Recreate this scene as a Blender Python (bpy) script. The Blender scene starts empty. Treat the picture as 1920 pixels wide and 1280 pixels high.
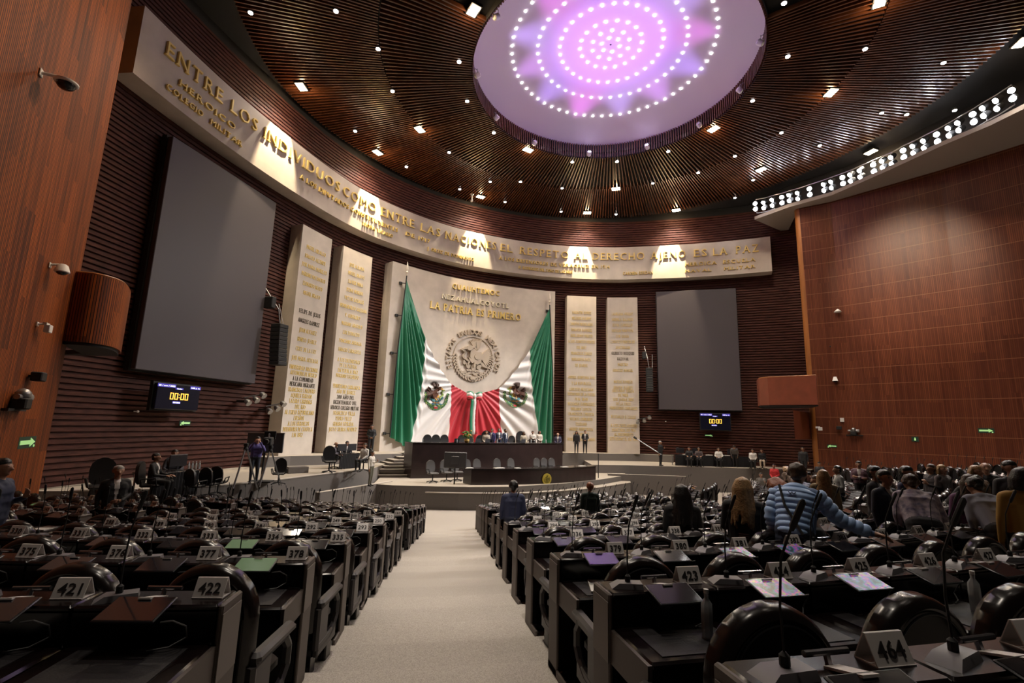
import bpy, bmesh, math, random
import numpy as np
from mathutils import Vector, Matrix
R = random.Random(7)
SC = bpy.context.scene
COL = SC.collection
PI = math.pi
EYE = 4.1

# ------------------------------------------------------------------ camera
FPX, PITCH, ROLL = 907.0, 0.173, 0.029
_c, _s, _cp, _sp = math.cos(ROLL), math.sin(ROLL), math.cos(PITCH), math.sin(PITCH)
_right = Vector((_c, -_sp * _s, _cp * _s)); _up = Vector((-_s, -_sp * _c, _cp * _c)); _fw = Vector((0, _cp, _sp))
cam_d = bpy.data.cameras.new('camera'); cam = bpy.data.objects.new('camera', cam_d); COL.objects.link(cam)
cam_d.sensor_width = 36; cam_d.lens = FPX / 1920 * 36; cam_d.clip_start = 0.05; cam_d.clip_end = 300
_m = Matrix((_right, _up, -_fw)).transposed().to_4x4(); _m.translation = Vector((0, 0, EYE)); cam.matrix_world = _m
SC.camera = cam

def ray(px, py):
    x = (px - 960) / FPX; y = -(py - 640) / FPX
    return _right * x + _up * y + _fw
def atz(px, py, z):                       # the point of the horizontal plane at height z (metres above the lowest floor)
    r = ray(px, py); t = (z - EYE) / r.z
    return Vector((r.x * t, r.y * t, z))
def atd(px, py, d):                       # the point at horizontal distance d from the viewer
    r = ray(px, py); t = d / math.hypot(r.x, r.y)
    return Vector((r.x * t, r.y * t, EYE + r.z * t))
def project(p):
    v = Vector(p) - Vector((0, 0, EYE)); d = v.dot(_fw)
    if d < 0.05: return (-9999, -9999, d)
    return (960 + FPX * v.dot(_right) / d, 640 - FPX * v.dot(_up) / d, d)

# ------------------------------------------------------------------ materials
MATS = {}
def mat(name, col, rough=0.6, metal=0.0, spec=0.5, var=0.0, vscale=8.0, stretch=None, bump=0.0, bscale=40.0, emit=None, estr=0.0,
        coat=0.0, col2=None, trans=0.0, thin=0.0, sheen=0.0):
    if name in MATS: return MATS[name]
    m = bpy.data.materials.new(name); m.use_nodes = True; nt = m.node_tree; b = nt.nodes['Principled BSDF']
    b.inputs['Base Color'].default_value = (*col, 1); b.inputs['Roughness'].default_value = rough
    b.inputs['Metallic'].default_value = metal; b.inputs['Specular IOR Level'].default_value = spec
    if coat: b.inputs['Coat Weight'].default_value = coat; b.inputs['Coat Roughness'].default_value = 0.12
    if sheen: b.inputs['Sheen Weight'].default_value = sheen
    if emit: b.inputs['Emission Color'].default_value = (*emit, 1); b.inputs['Emission Strength'].default_value = estr
    if trans: b.inputs['Transmission Weight'].default_value = trans
    if var or bump or col2 or thin:
        tc = nt.nodes.new('ShaderNodeTexCoord'); mp = nt.nodes.new('ShaderNodeMapping'); nt.links.new(tc.outputs['Object'], mp.inputs[0])
        if stretch: mp.inputs['Scale'].default_value = stretch
    if var or col2:
        n = nt.nodes.new('ShaderNodeTexNoise'); n.inputs['Scale'].default_value = vscale; n.inputs['Detail'].default_value = 5
        nt.links.new(mp.outputs[0], n.inputs['Vector'])
        cr = nt.nodes.new('ShaderNodeValToRGB'); cr.color_ramp.elements[0].position = 0.3; cr.color_ramp.elements[1].position = 0.72
        a = col if col2 else [c * (1 - var) for c in col]; z = col2 if col2 else [min(1, c * (1 + var)) for c in col]
        cr.color_ramp.elements[0].color = (*a, 1); cr.color_ramp.elements[1].color = (*z, 1)
        nt.links.new(n.outputs['Fac'], cr.inputs[0]); nt.links.new(cr.outputs[0], b.inputs['Base Color'])
    if bump:
        n2 = nt.nodes.new('ShaderNodeTexNoise'); n2.inputs['Scale'].default_value = bscale; n2.inputs['Detail'].default_value = 4
        nt.links.new(mp.outputs[0], n2.inputs['Vector'])
        bp = nt.nodes.new('ShaderNodeBump'); bp.inputs['Strength'].default_value = bump; bp.inputs['Distance'].default_value = 0.02
        nt.links.new(n2.outputs['Fac'], bp.inputs['Height']); nt.links.new(bp.outputs[0], b.inputs['Normal'])
    if thin:
        n3 = nt.nodes.new('ShaderNodeTexNoise'); n3.inputs['Scale'].default_value = thin; n3.inputs['Detail'].default_value = 3
        nt.links.new(mp.outputs[0], n3.inputs['Vector'])
        mr = nt.nodes.new('ShaderNodeMapRange'); mr.inputs['To Min'].default_value = 150; mr.inputs['To Max'].default_value = 900
        nt.links.new(n3.outputs['Fac'], mr.inputs[0]); nt.links.new(mr.outputs[0], b.inputs['Thin Film Thickness'])
        b.inputs['Thin Film IOR'].default_value = 2.4
    MATS[name] = m
    return m

# ------------------------------------------------------------------ mesh builder
class MB:
    def __init__(s): s.v = []; s.f = []; s.m = []
    def add(s, vs, fs, mi=0, M=None):
        o = len(s.v)
        if M is not None: vs = [M @ Vector(v) for v in vs]
        s.v += [tuple(v) for v in vs]; s.f += [tuple(i + o for i in f) for f in fs]; s.m += [mi] * len(fs)
        return s
    def box(s, x0, x1, y0, y1, z0, z1, mi=0, M=None, b=0.0):
        if b <= 0:
            vs = [(x, y, z) for z in (z0, z1) for y in (y0, y1) for x in (x0, x1)]
            fs = [(0, 2, 3, 1), (4, 5, 7, 6), (0, 1, 5, 4), (2, 6, 7, 3), (0, 4, 6, 2), (1, 3, 7, 5)]
            return s.add(vs, fs, mi, M)
        def rect(x0, x1, y0, y1, c):
            return [(x0 + c, y0), (x1 - c, y0), (x1, y0 + c), (x1, y1 - c), (x1 - c, y1), (x0 + c, y1), (x0, y1 - c), (x0, y0 + c)]
        L = [(rect(x0 + b, x1 - b, y0 + b, y1 - b, b * .6), z0), (rect(x0, x1, y0, y1, b), z0 + b), (rect(x0, x1, y0, y1, b), z1 - b), (rect(x0 + b, x1 - b, y0 + b, y1 - b, b * .6), z1)]
        return s.loft([[(x, y, z) for x, y in r] for r, z in L], mi, M=M)
    def loft(s, rings, mi=0, cap=True, closed=True, M=None):
        n = len(rings[0]); vs = [p for r in rings for p in r]; fs = []
        for k in range(len(rings) - 1):
            for i in range(n if closed else n - 1):
                a = k * n + i; b2 = k * n + (i + 1) % n
                fs.append((a, b2, b2 + n, a + n))
        if cap and closed:
            fs.append(tuple(range(n - 1, -1, -1))); fs.append(tuple(range((len(rings) - 1) * n, len(rings) * n)))
        return s.add(vs, fs, mi, M)
    def tube(s, pts, r, n=8, mi=0, M=None, cap=True):
        pts = [Vector(p) for p in pts]; rs = r if isinstance(r, (list, tuple)) else [r] * len(pts)
        rings = []; prev = None
        for i, p in enumerate(pts):
            t = (pts[min(i + 1, len(pts) - 1)] - pts[max(i - 1, 0)])
            t = t.normalized() if t.length > 1e-9 else Vector((0, 0, 1))
            if prev is None: a = t.orthogonal().normalized()
            else:
                a = prev - t * prev.dot(t); a = a.normalized() if a.length > 1e-6 else t.orthogonal().normalized()
            prev = a; b2 = t.cross(a)
            rings.append([p + (a * math.cos(k * 2 * PI / n) + b2 * math.sin(k * 2 * PI / n)) * rs[i] for k in range(n)])
        return s.loft(rings, mi, cap, True, M)
    def lathe(s, prof, n=16, mi=0, M=None):
        rings = [[(r * math.cos(k * 2 * PI / n), r * math.sin(k * 2 * PI / n), z) for k in range(n)] for r, z in prof]
        return s.loft(rings, mi, True, True, M)
    def prism(s, poly, z0, z1, mi=0, M=None):     # polygon in xy extruded along z
        return s.loft([[(x, y, z0) for x, y in poly], [(x, y, z1) for x, y in poly]], mi, True, True, M)
    def ball(s, c, r, mi=0, n=10, M=None):
        rx, ry, rz = r if isinstance(r, (tuple, list)) else (r, r, r); rings = []
        for j in range(n // 2 + 1):
            t = -PI / 2 + PI * j / (n // 2); q = max(math.cos(t), 0.02)
            rings.append([(c[0] + rx * q * math.cos(k * 2 * PI / n), c[1] + ry * q * math.sin(k * 2 * PI / n), c[2] + rz * math.sin(t)) for k in range(n)])
        return s.loft(rings, mi, True, True, M)
    def grid(s, rows, mi=0, M=None):              # open sheet
        return s.loft(rows, mi, False, False, M)
    def mesh(s, name, mats, smooth=False):
        me = bpy.data.meshes.new(name); me.from_pydata(s.v, [], s.f)
        for m in (mats if isinstance(mats, (list, tuple)) else [mats]): me.materials.append(m)
        if s.f: me.polygons.foreach_set('material_index', s.m)
        me.update()
        bm = bmesh.new(); bm.from_mesh(me); bmesh.ops.recalc_face_normals(bm, faces=bm.faces); bm.to_mesh(me); bm.free()
        if smooth:
            me.polygons.foreach_set('use_smooth', [True] * len(me.polygons))
            me.set_sharp_from_angle(angle=math.radians(38))
        return me
    def build(s, name, mats, parent=None, smooth=False, loc=None, rz=0.0):
        o = bpy.data.objects.new(name, s.mesh(name, mats, smooth)); COL.objects.link(o)
        if parent is not None: o.parent = parent
        if loc is not None: o.location = loc
        if rz: o.rotation_euler = (0, 0, rz)
        return o

def empty(name, loc=(0, 0, 0), rz=0.0):
    o = bpy.data.objects.new(name, None); COL.objects.link(o); o.empty_display_size = 0.1
    o.location = loc; o.rotation_euler = (0, 0, rz); return o
def tag(o, label, cat, group=None, kind=None):
    o['label'] = label; o['category'] = cat
    if group: o['group'] = group
    if kind: o['kind'] = kind
    return o
def struct(o): o['kind'] = 'structure'; return o
def dup(o, loc=None, rz=None, parent=None):
    c = o.copy(); COL.objects.link(c)
    if parent is not None: c.parent = parent
    if loc is not None: c.location = loc
    if rz is not None: c.rotation_euler = (0, 0, rz)
    for ch in o.children: dup(ch, parent=c)
    return c
def aim(o, p, d):                                   # local -Z looks along d
    o.location = p; o.rotation_euler = Vector(d).to_track_quat('-Z', 'Y').to_euler()
def spot(name, p, tgt, watts, cone, col=(1, 1, 1), blend=0.5, r=0.15):
    l = bpy.data.lights.new(name, 'SPOT'); l.energy = watts; l.spot_size = math.radians(cone); l.spot_blend = blend; l.color = col; l.shadow_soft_size = r
    o = bpy.data.objects.new(name, l); COL.objects.link(o); aim(o, p, Vector(tgt) - Vector(p)); return o
def frame(origin, xaxis, zaxis=(0, 0, 1)):           # matrix whose x runs along xaxis, z up, -y outwards to the viewer side
    x = Vector(xaxis).normalized(); z = Vector(zaxis).normalized(); y = z.cross(x).normalized(); z = x.cross(y)
    M = Matrix((x, y, z)).transposed().to_4x4(); M.translation = Vector(origin); return M

# text: vertices of an extruded text, x right, y up, z towards the reader
_tc = {}
def text_geo(s, size=1.0, ext=0.02, align='CENTER', bold=0.0):
    k = (s, size, ext, align, bold)
    if k in _tc: return _tc[k]
    cu = bpy.data.curves.new('t', 'FONT'); cu.body = s; cu.size = size; cu.extrude = ext; cu.align_x = align; cu.resolution_u = 2; cu.offset = bold
    o = bpy.data.objects.new('t', cu); COL.objects.link(o); bpy.context.view_layer.update()
    me = o.evaluated_get(bpy.context.evaluated_depsgraph_get()).to_mesh()
    vs = [v.co.copy() for v in me.vertices]; fs = [tuple(p.vertices) for p in me.polygons]
    o.to_mesh_clear() if False else None
    bpy.data.objects.remove(o); bpy.data.curves.remove(cu)
    _tc[k] = (vs, fs); return _tc[k]
WID = []
def serif_geo(s, size, ext, align, bold):              # capitals with slab serifs on their stems, widely spaced
    V, F = [], []; x = 0.0; H = .73; th = .055; ov = .06; wid = 0; WID.clear()
    for ch in s:
        if ch == ' ': x += .42; wid += 1; continue
        vs, fs = text_geo(ch, 1.0, .5, 'LEFT', bold); x0 = min(v.x for v in vs); w = max(v.x for v in vs) - x0; o = len(V)
        V += [Vector((v.x - x0 + x, v.y, v.z)) for v in vs]; F += [tuple(i + o for i in f) for f in fs]
        if ch in 'AEFHIKLMNPRTXYVJD':
            for yy, up in ((0, 1), (H, -1)):
                xs = sorted(v.x - x0 + x for v in vs if abs(v.y - yy) < .012); gr = []
                for q in xs:
                    if gr and q - gr[-1][1] < .13: gr[-1][1] = q
                    else: gr.append([q, q])
                for a, c in gr:
                    if c - a < .20:
                        o = len(V); y0, y1 = sorted((yy, yy + up * th)); V += [Vector((p, q, r)) for r in (-.5, .5) for q in (y0, y1) for p in (a - ov, c + ov)]
                        F += [tuple(o + i for i in f) for f in ((0, 2, 3, 1), (4, 5, 7, 6), (0, 1, 5, 4), (2, 6, 7, 3), (0, 4, 6, 2), (1, 3, 7, 5))]
        x += w + .22; WID.extend([wid] * (len(F) - len(WID)))
    return V, F
def text_fit(s, width, height, ext=0.02, bold=0.0, serif=False):   # text scaled to exactly width x height, centred on x, baseline at 0
    vs, fs = (serif_geo if serif else text_geo)(s, 1.0, 0.5, 'CENTER', bold)
    xs = [v.x for v in vs]; ys = [v.y for v in vs]; cx = (min(xs) + max(xs)) / 2; w = max(xs) - min(xs); h = 0.73
    return [Vector(((v.x - cx) / w * width, v.y / h * height, v.z * 2 * ext)) for v in vs], fs

# ------------------------------------------------------------------ hall plan
BP = [(-14.75, 11.0), (-14.29, 15.96), (-13.68, 19.94), (-12.55, 24.45), (-10.63, 29.7), (-8.1, 33.2), (-3.93, 36.7), (2.39, 39.1), (7.96, 39.44), (11.86, 38.75), (15.56, 37.85), (20.1, 36.1), (24.6, 33.6)]
_dense = []
for i in range(len(BP) - 1):
    p0, p1, p2, p3 = [np.array(BP[min(max(j, 0), len(BP) - 1)]) for j in (i - 1, i, i + 1, i + 2)]
    for k in range(20):
        t = k / 20
        _dense.append(0.5 * ((2 * p1) + (-p0 + p2) * t + (2 * p0 - 5 * p1 + 4 * p2 - p3) * t * t + (-p0 + 3 * p1 - 3 * p2 + p3) * t ** 3))
_dense.append(np.array(BP[-1])); _dense = np.array(_dense)
for _ in range(60): _dense[1:-1] = 0.5 * _dense[1:-1] + 0.25 * (_dense[:-2] + _dense[2:])
_seg = np.hypot(*np.diff(_dense, axis=0).T); ARC = np.concatenate([[0], np.cumsum(_seg)])
_tan = np.gradient(_dense, ARC, axis=0); _tan /= np.hypot(*_tan.T)[:, None]
def wall_pt(s, off=0.0):                             # off > 0 goes into the hall
    x = np.interp(s, ARC, _dense[:, 0]); y = np.interp(s, ARC, _dense[:, 1]); tx = np.interp(s, ARC, _tan[:, 0]); ty = np.interp(s, ARC, _tan[:, 1])
    return Vector((x + ty * off, y - tx * off, 0))
def wall_tan(s): return Vector((np.interp(s, ARC, _tan[:, 0]), np.interp(s, ARC, _tan[:, 1]), 0)).normalized()
_ss = np.linspace(0, ARC[-1], 1500)
def hit(px, py, off=0.0):                            # where the line of sight meets the wall surface offset by off: (s, z)
    r = ray(px, py); az = math.atan2(r.x, r.y)
    P = np.array([wall_pt(s, off)[:2] for s in _ss[::6]]); A = np.arctan2(P[:, 0], P[:, 1]); k = np.argmin(abs(A - az))
    lo, hi = _ss[::6][max(k - 1, 0)], _ss[::6][min(k + 1, len(A) - 1)]
    for _ in range(30):
        mid = (lo + hi) / 2; p = wall_pt(mid, off)
        if math.atan2(p.x, p.y) < az: lo = mid
        else: hi = mid
    p = wall_pt(mid, off); return mid, EYE + r.z * math.hypot(p.x, p.y) / math.hypot(r.x, r.y)
OC = Vector((4.89, 23.08, 0))                        # centre of the ceiling
CZ = EYE + 18.3
def wall_mat4(s, off, z):                            # frame on the wall: x along it, y up, z to the hall
    t = wall_tan(s); p = wall_pt(s, off); n = Vector((t.y, -t.x, 0))
    M = Matrix((t, Vector((0, 0, 1)), n)).transposed().to_4x4(); M.translation = (p.x, p.y, z); return M
def on_wall(vs, s0, z0, off):                        # bend flat geometry (x right, y up, z out) along the wall
    out = []
    for v in vs:
        p = wall_pt(s0 + v.x, off + v.z); out.append((p.x, p.y, z0 + v.y))
    return out

SZ = [('w_stone', )]
M_stone = mat('pale_stone', (0.55, 0.485, 0.42), 0.75, var=0.10, vscale=1.3, bump=0.15, bscale=25)
M_gold = mat('gold_lettering', (0.80, 0.60, 0.20), 0.42, metal=0.25)
M_dark_letter = mat('dark_lettering', (0.12, 0.10, 0.07), 0.5, metal=0.4)
M_batten = mat('dark_brown_battens', (0.072, 0.026, 0.019), 0.6, spec=.2, var=0.45, vscale=2.2, stretch=(1, 1, 6), bump=0.3, bscale=18)
M_black = mat('matt_black', (0.012, 0.012, 0.013), 0.7)
M_slat = mat('red_brown_slats', (0.105, 0.036, 0.015), 0.30, var=0.35, vscale=1.5, coat=0.3)
M_metal = mat('grey_metal', (0.35, 0.35, 0.36), 0.35, metal=0.9)
M_white = mat('white_paint', (0.75, 0.74, 0.72), 0.5)
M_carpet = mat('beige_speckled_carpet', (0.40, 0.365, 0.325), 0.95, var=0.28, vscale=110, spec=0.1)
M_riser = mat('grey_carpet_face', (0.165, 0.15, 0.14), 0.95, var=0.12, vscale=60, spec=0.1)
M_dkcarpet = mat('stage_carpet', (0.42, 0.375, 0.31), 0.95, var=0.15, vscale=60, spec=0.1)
M_lamp = mat('lamp_white', (1, 1, 1), emit=(1.0, 0.96, 0.93), estr=30)
M_warm = mat('lamp_warm', (1, 1, 1), emit=(1.0, 0.80, 0.55), estr=45)
M_rail = mat('blackwood', (0.012, 0.008, 0.008), 0.25, coat=0.4)

def wood_wall_mat(name, c0, c1, period, seams=None, rough=0.38, gap=0.5):
    m = bpy.data.materials.new(name); m.use_nodes = True; nt = m.node_tree; b = nt.nodes['Principled BSDF']
    uv = nt.nodes.new('ShaderNodeUVMap'); sp = nt.nodes.new('ShaderNodeSeparateXYZ'); nt.links.new(uv.outputs[0], sp.inputs[0])
    def math_(op, a, c=None):
        n = nt.nodes.new('ShaderNodeMath'); n.operation = op
        for k, v in enumerate((a, c)):
            if v is None: continue
            if isinstance(v, (int, float)): n.inputs[k].default_value = v
            else: nt.links.new(v, n.inputs[k])
        return n.outputs[0]
    u = math_('DIVIDE', sp.outputs[0], period); fl = math_('FLOOR', u); fr = math_('FRACT', u)
    row = math_('FLOOR', math_('DIVIDE', math_('ADD', sp.outputs[1], math_('MULTIPLY', math_('FRACT', math_('MULTIPLY', math_('FLOOR', math_('DIVIDE', sp.outputs[0], period * 9)), 0.377)), 3.0)), 3.1))
    cb = nt.nodes.new('ShaderNodeCombineXYZ'); nt.links.new(fl, cb.inputs[0]); nt.links.new(row, cb.inputs[1])
    wn = nt.nodes.new('ShaderNodeTexWhiteNoise'); wn.noise_dimensions = '2D'; nt.links.new(cb.outputs[0], wn.inputs['Vector'])
    cb2 = nt.nodes.new('ShaderNodeCombineXYZ'); nt.links.new(math_('FLOOR', math_('DIVIDE', sp.outputs[0], period * 9)), cb2.inputs[0]); nt.links.new(row, cb2.inputs[1])
    wn2 = nt.nodes.new('ShaderNodeTexWhiteNoise'); wn2.noise_dimensions = '2D'; nt.links.new(cb2.outputs[0], wn2.inputs['Vector'])
    mp = nt.nodes.new('ShaderNodeMapping'); mp.inputs['Scale'].default_value = (2.2, 0.35, 1); nt.links.new(uv.outputs[0], mp.inputs[0])
    no = nt.nodes.new('ShaderNodeTexNoise'); no.inputs['Scale'].default_value = 2.0; no.inputs['Detail'].default_value = 6; nt.links.new(mp.outputs[0], no.inputs['Vector'])
    f = math_('ADD', math_('ADD', math_('MULTIPLY', wn.outputs['Value'], 0.40), math_('MULTIPLY', wn2.outputs['Value'], 0.30)), math_('MULTIPLY', no.outputs['Fac'], 0.45))
    cr = nt.nodes.new('ShaderNodeValToRGB'); cr.color_ramp.elements[0].color = (*c0, 1); cr.color_ramp.elements[1].color = (*c1, 1)
    cr.color_ramp.elements[0].position = 0.2; cr.color_ramp.elements[1].position = 0.95; nt.links.new(f, cr.inputs[0])
    nt.links.new(cr.outputs[0], b.inputs['Base Color']); b.inputs['Roughness'].default_value = rough
    b.inputs['Specular IOR Level'].default_value = 0.3; h = math_('LESS_THAN', fr, 0.72)
    gp = nt.nodes.new('ShaderNodeMix'); gp.data_type = 'RGBA'; nt.links.new(h, gp.inputs[0]); gp.inputs[6].default_value = (*[c * gap for c in c0], 1); nt.links.new(cr.outputs[0], gp.inputs[7]); nt.links.new(gp.outputs[2], b.inputs['Base Color'])
    if seams:
        sm = math_('LESS_THAN', math_('FRACT', math_('DIVIDE', sp.outputs[1], seams)), 0.035); mx = nt.nodes.new('ShaderNodeMix'); mx.data_type = 'RGBA'; nt.links.new(sm, mx.inputs[0]); nt.links.new(gp.outputs[2], mx.inputs[6]); mx.inputs[7].default_value = (0.22, 0.095, 0.05, 1); nt.links.new(mx.outputs[2], b.inputs['Base Color'])
    if seams:
        h = math_('MULTIPLY', h, math_('GREATER_THAN', math_('FRACT', math_('DIVIDE', sp.outputs[1], seams)), 0.03))
    bp = nt.nodes.new('ShaderNodeBump'); bp.inputs['Strength'].default_value = 0.6; bp.inputs['Distance'].default_value = 0.02
    nt.links.new(h, bp.inputs['Height']); nt.links.new(bp.outputs[0], b.inputs['Normal'])
    return m
M_woodL = wood_wall_mat('left_wood_cladding', (0.055, 0.0085, 0.0015), (0.38, 0.090, 0.009), 0.06, None, 0.6, .12)
M_woodR = wood_wall_mat('right_wood_cladding', (0.085, 0.022, 0.011), (0.20, 0.062, 0.028), 0.08, seams=1.05, gap=1.0)
M_edge = mat('orange_wood_edge', (0.30, 0.105, 0.022), 0.45, var=0.2, vscale=3, stretch=(1, 1, .2))
def sheet(name, rows, m, uv=None, two=0.0):         # grid of points [[...],[...]] with uv in metres
    nr, nc = len(rows), len(rows[0]); vs = [tuple(p) for r in rows for p in r]
    fs = [(j * nc + i, j * nc + i + 1, (j + 1) * nc + i + 1, (j + 1) * nc + i) for j in range(nr - 1) for i in range(nc - 1)]
    me = bpy.data.meshes.new(name); me.from_pydata(vs, [], fs)
    if uv:
        ul = me.uv_layers.new(name='UVMap')
        for lp in me.loops: ul.data[lp.index].uv = uv[lp.vertex_index]
    me.materials.append(m); me.update()
    o = bpy.data.objects.new(name, me); COL.objects.link(o)
    if two:
        md = o.modifiers.new('thick', 'SOLIDIFY'); md.thickness = two; md.offset = 0
    return o

# ------------------------------------------------------------------ back wall of horizontal battens
def build_back_wall():
    S = np.linspace(0, ARC[-1], 150); prof = []; z = 0.0; p = 0.205; ztop = EYE + 18.0
    while z < ztop:
        prof += [(-0.95, z), (-0.95, z + p * .62), (-1.03, z + p * .66), (-1.03, z + p * .96)]; z += p
    b = MB(); b.grid([[wall_pt(s, o) + Vector((0, 0, z)) for s in S] for o, z in prof]); w = struct(b.build('wall_back', M_batten))
    b = MB(); b.grid([[wall_pt(s, -1.1) + Vector((0, 0, z)) for s in S] for z in (ztop - .1, CZ + 1.6)])
    struct(b.build('trim_1', M_black))
build_back_wall()

# ------------------------------------------------------------------ ceiling
def outer_r(a):                                      # outer edge of the slats, angle in degrees
    xs = [-200, -170, -178 + 360 - 360, 0]
    A = [-180, 0, 20, 40, 70, 86, 150, 166, 178, 190]; V = [18.3, 18.2, 18.0, 17.9, 17.6, 17.25, 17.3, 17.9, 18.3, 18.3]
    a = (a + 180) % 360 - 180
    return float(np.interp(a, A, V))
def build_ceiling():
    n = 120; b = MB()
    ring = lambda r, z: [(OC.x + (r(k * 360 / n) if callable(r) else r) * math.cos(k * 2 * PI / n), OC.y + (r(k * 360 / n) if callable(r) else r) * math.sin(k * 2 * PI / n), z) for k in range(n + 1)]
    b.grid([ring(7.41, CZ + .35), ring(24, CZ + .35)])
    c = struct(b.build('ceiling', M_black))
    def slats(r0, r1, cnt, z, name):
        b = MB()
        for k in range(cnt):
            a = 2 * PI * (k + .5) / cnt; dg = math.degrees(a)
            if -150 < ((dg + 180) % 360 - 180) < -35: continue
            rr = r1(dg) if callable(r1) else r1
            c_, s_ = math.cos(a), math.sin(a); w = 0.036
            def P(r, d, z): return (OC.x + c_ * r - s_ * d, OC.y + s_ * r + c_ * d, z)
            vs = [P(r0, -w, z), P(rr, -w, z), P(rr, w, z), P(r0, w, z), P(r0, -w, z + .2), P(rr, -w, z + .2), P(rr, w, z + .2), P(r0, w, z + .2)]
            b.add(vs, [(0, 3, 2, 1), (0, 1, 5, 4), (2, 3, 7, 6), (1, 2, 6, 5), (3, 0, 4, 7)])
        o = b.build(name, M_slat, parent=c); o['kind'] = 'structure'
    slats(7.41, 12.0, 286, CZ, 'inner_slats'); slats(12.06, outer_r, 462, CZ + .05, 'outer_slats')
    # drum of vertical slats and the white dome
    b = MB()
    for k in range(286):
        a = 2 * PI * (k + .5) / 286; c_, s_ = math.cos(a), math.sin(a); w = 0.034
        def P(r, d, z): return (OC.x + c_ * r - s_ * d, OC.y + s_ * r + c_ * d, z)
        b.add([P(7.38, -w, CZ), P(7.38, w, CZ), P(7.38, w, CZ + .95), P(7.38, -w, CZ + .95), P(7.46, -w, CZ), P(7.46, w, CZ), P(7.46, w, CZ + .95), P(7.46, -w, CZ + .95)], [(0, 1, 2, 3), (0, 3, 7, 4), (1, 5, 6, 2), (0, 4, 5, 1)])
    b.grid([ring(7.5, CZ - .02), ring(7.5, CZ + 1.1)], 1)
    o = b.build('oculus_drum', [M_slat, M_black], parent=c); o['kind'] = 'structure'
    b = MB(); prof = [(7.5, .95), (7.0, 1.2), (6.0, 1.55), (4.5, 1.9), (3.0, 2.1), (1.5, 2.2), (0.05, 2.24)]
    b.grid([ring(r, CZ + z) for r, z in prof])
    o = b.build('dome', M_dome, parent=c, smooth=True); o['kind'] = 'structure'
M_dome = mat('white_dome_plaster', (0.78, 0.74, 0.75), 0.8)
build_ceiling()
def dome_z(r): return CZ + float(np.interp(r, [0, 1.5, 3, 4.5, 6, 7, 7.5], [2.24, 2.2, 2.1, 1.9, 1.55, 1.2, .95]))

# right ledge, gallery wall and lighting soffit
ZL = EYE + 16.0
W_IN = [(18.2, 34.6), (19.56, 32.35), (21.37, 30.45), (22.58, 27.32), (23.51, 24.56), (24.39, 22.58), (24.9, 20.5), (25.2, 17)]
W_OUT = [(19.6, 33.8), (20.35, 32.5), (21.9, 31.4), (23.84, 29.1), (25.6, 27.0), (27.7, 24.0), (29.6, 20.9), (32, 16.5)]
struct(sheet('trim_2', [[(x, y, ZL) for x, y in W_IN], [(x, y, ZL) for x, y in [(22, 37)] + W_OUT[1:]]], mat('grey_plaster', (0.36, 0.32, 0.29), 0.8)))
struct(sheet('trim_3', [[(x, y, ZL - .0) for x, y in W_IN], [(x, y, ZL + .25) for x, y in W_IN]], MATS['grey_plaster']))
struct(sheet('wall_gallery', [[(x + 1.7, y + 1.1, ZL) for x, y in W_IN], [(x + 1.7, y + 1.1, CZ + 1.2) for x, y in W_IN]], M_black))

# right clad wall with its orange edge, dark recess behind
def build_right_wall():
    pts = [Vector((x, y, 0)) for x, y in W_OUT[1:]]; dense = []
    for a, b2 in zip(pts, pts[1:]):
        for k in range(6): dense.append(a.lerp(b2, k / 6))
    dense.append(pts[-1]); u = [0]
    for a, b2 in zip(dense, dense[1:]): u.append(u[-1] + (b2 - a).length)
    zs = np.linspace(-.5, ZL, 12)
    rows = [[(p.x, p.y, z) for p in dense] for z in zs]; uv = [(u[i], z) for z in zs for i in range(len(dense))]
    struct(sheet('wall_right', rows, M_woodR, uv))
    # rounded orange return at the free end
    e = dense[0]; d = (dense[1] - dense[0]).normalized(); n = Vector((-d.y, d.x, 0))
    b = MB(); out = []
    for k in range(9):
        a = k / 8 * PI * .62; out.append((e.x - d.x * math.sin(a) * .45 - n.x * 0 + (1 - math.cos(a)) * .45 * 1.0, e.y - d.y * math.sin(a) * .45 + (1 - math.cos(a)) * .45 * 0.9))
    out.append((e.x + 1.6, e.y + 1.8))
    b.grid([[(x, y, z) for x, y in out] for z in (-.5, ZL)])
    struct(b.build('trim_4', M_edge, smooth=True))
build_right_wall()

# left clad wall
def build_left_wall():
    a = Vector((-12.35, 13.3, 0)); d = Vector((5, -10.1, 0)).normalized()
    us = np.linspace(0, 15, 30); zs = np.linspace(-.3, CZ + .3, 14)
    rows = [[(a.x + d.x * u, a.y + d.y * u, z) for u in us] for z in zs]
    struct(sheet('wall_left', rows, M_woodL, [(u, z) for z in zs for u in us]))
    b = MB(); b.grid([[(a.x, a.y, z), (a.x - .12, a.y + .06, z), (a.x - 1.3, a.y - .2, z), (a.x - 5, a.y, z)] for z in (-.3, CZ)])
    struct(b.build('trim_5', M_edge))
    return a, d
LW_A, LW_D = build_left_wall()

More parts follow.
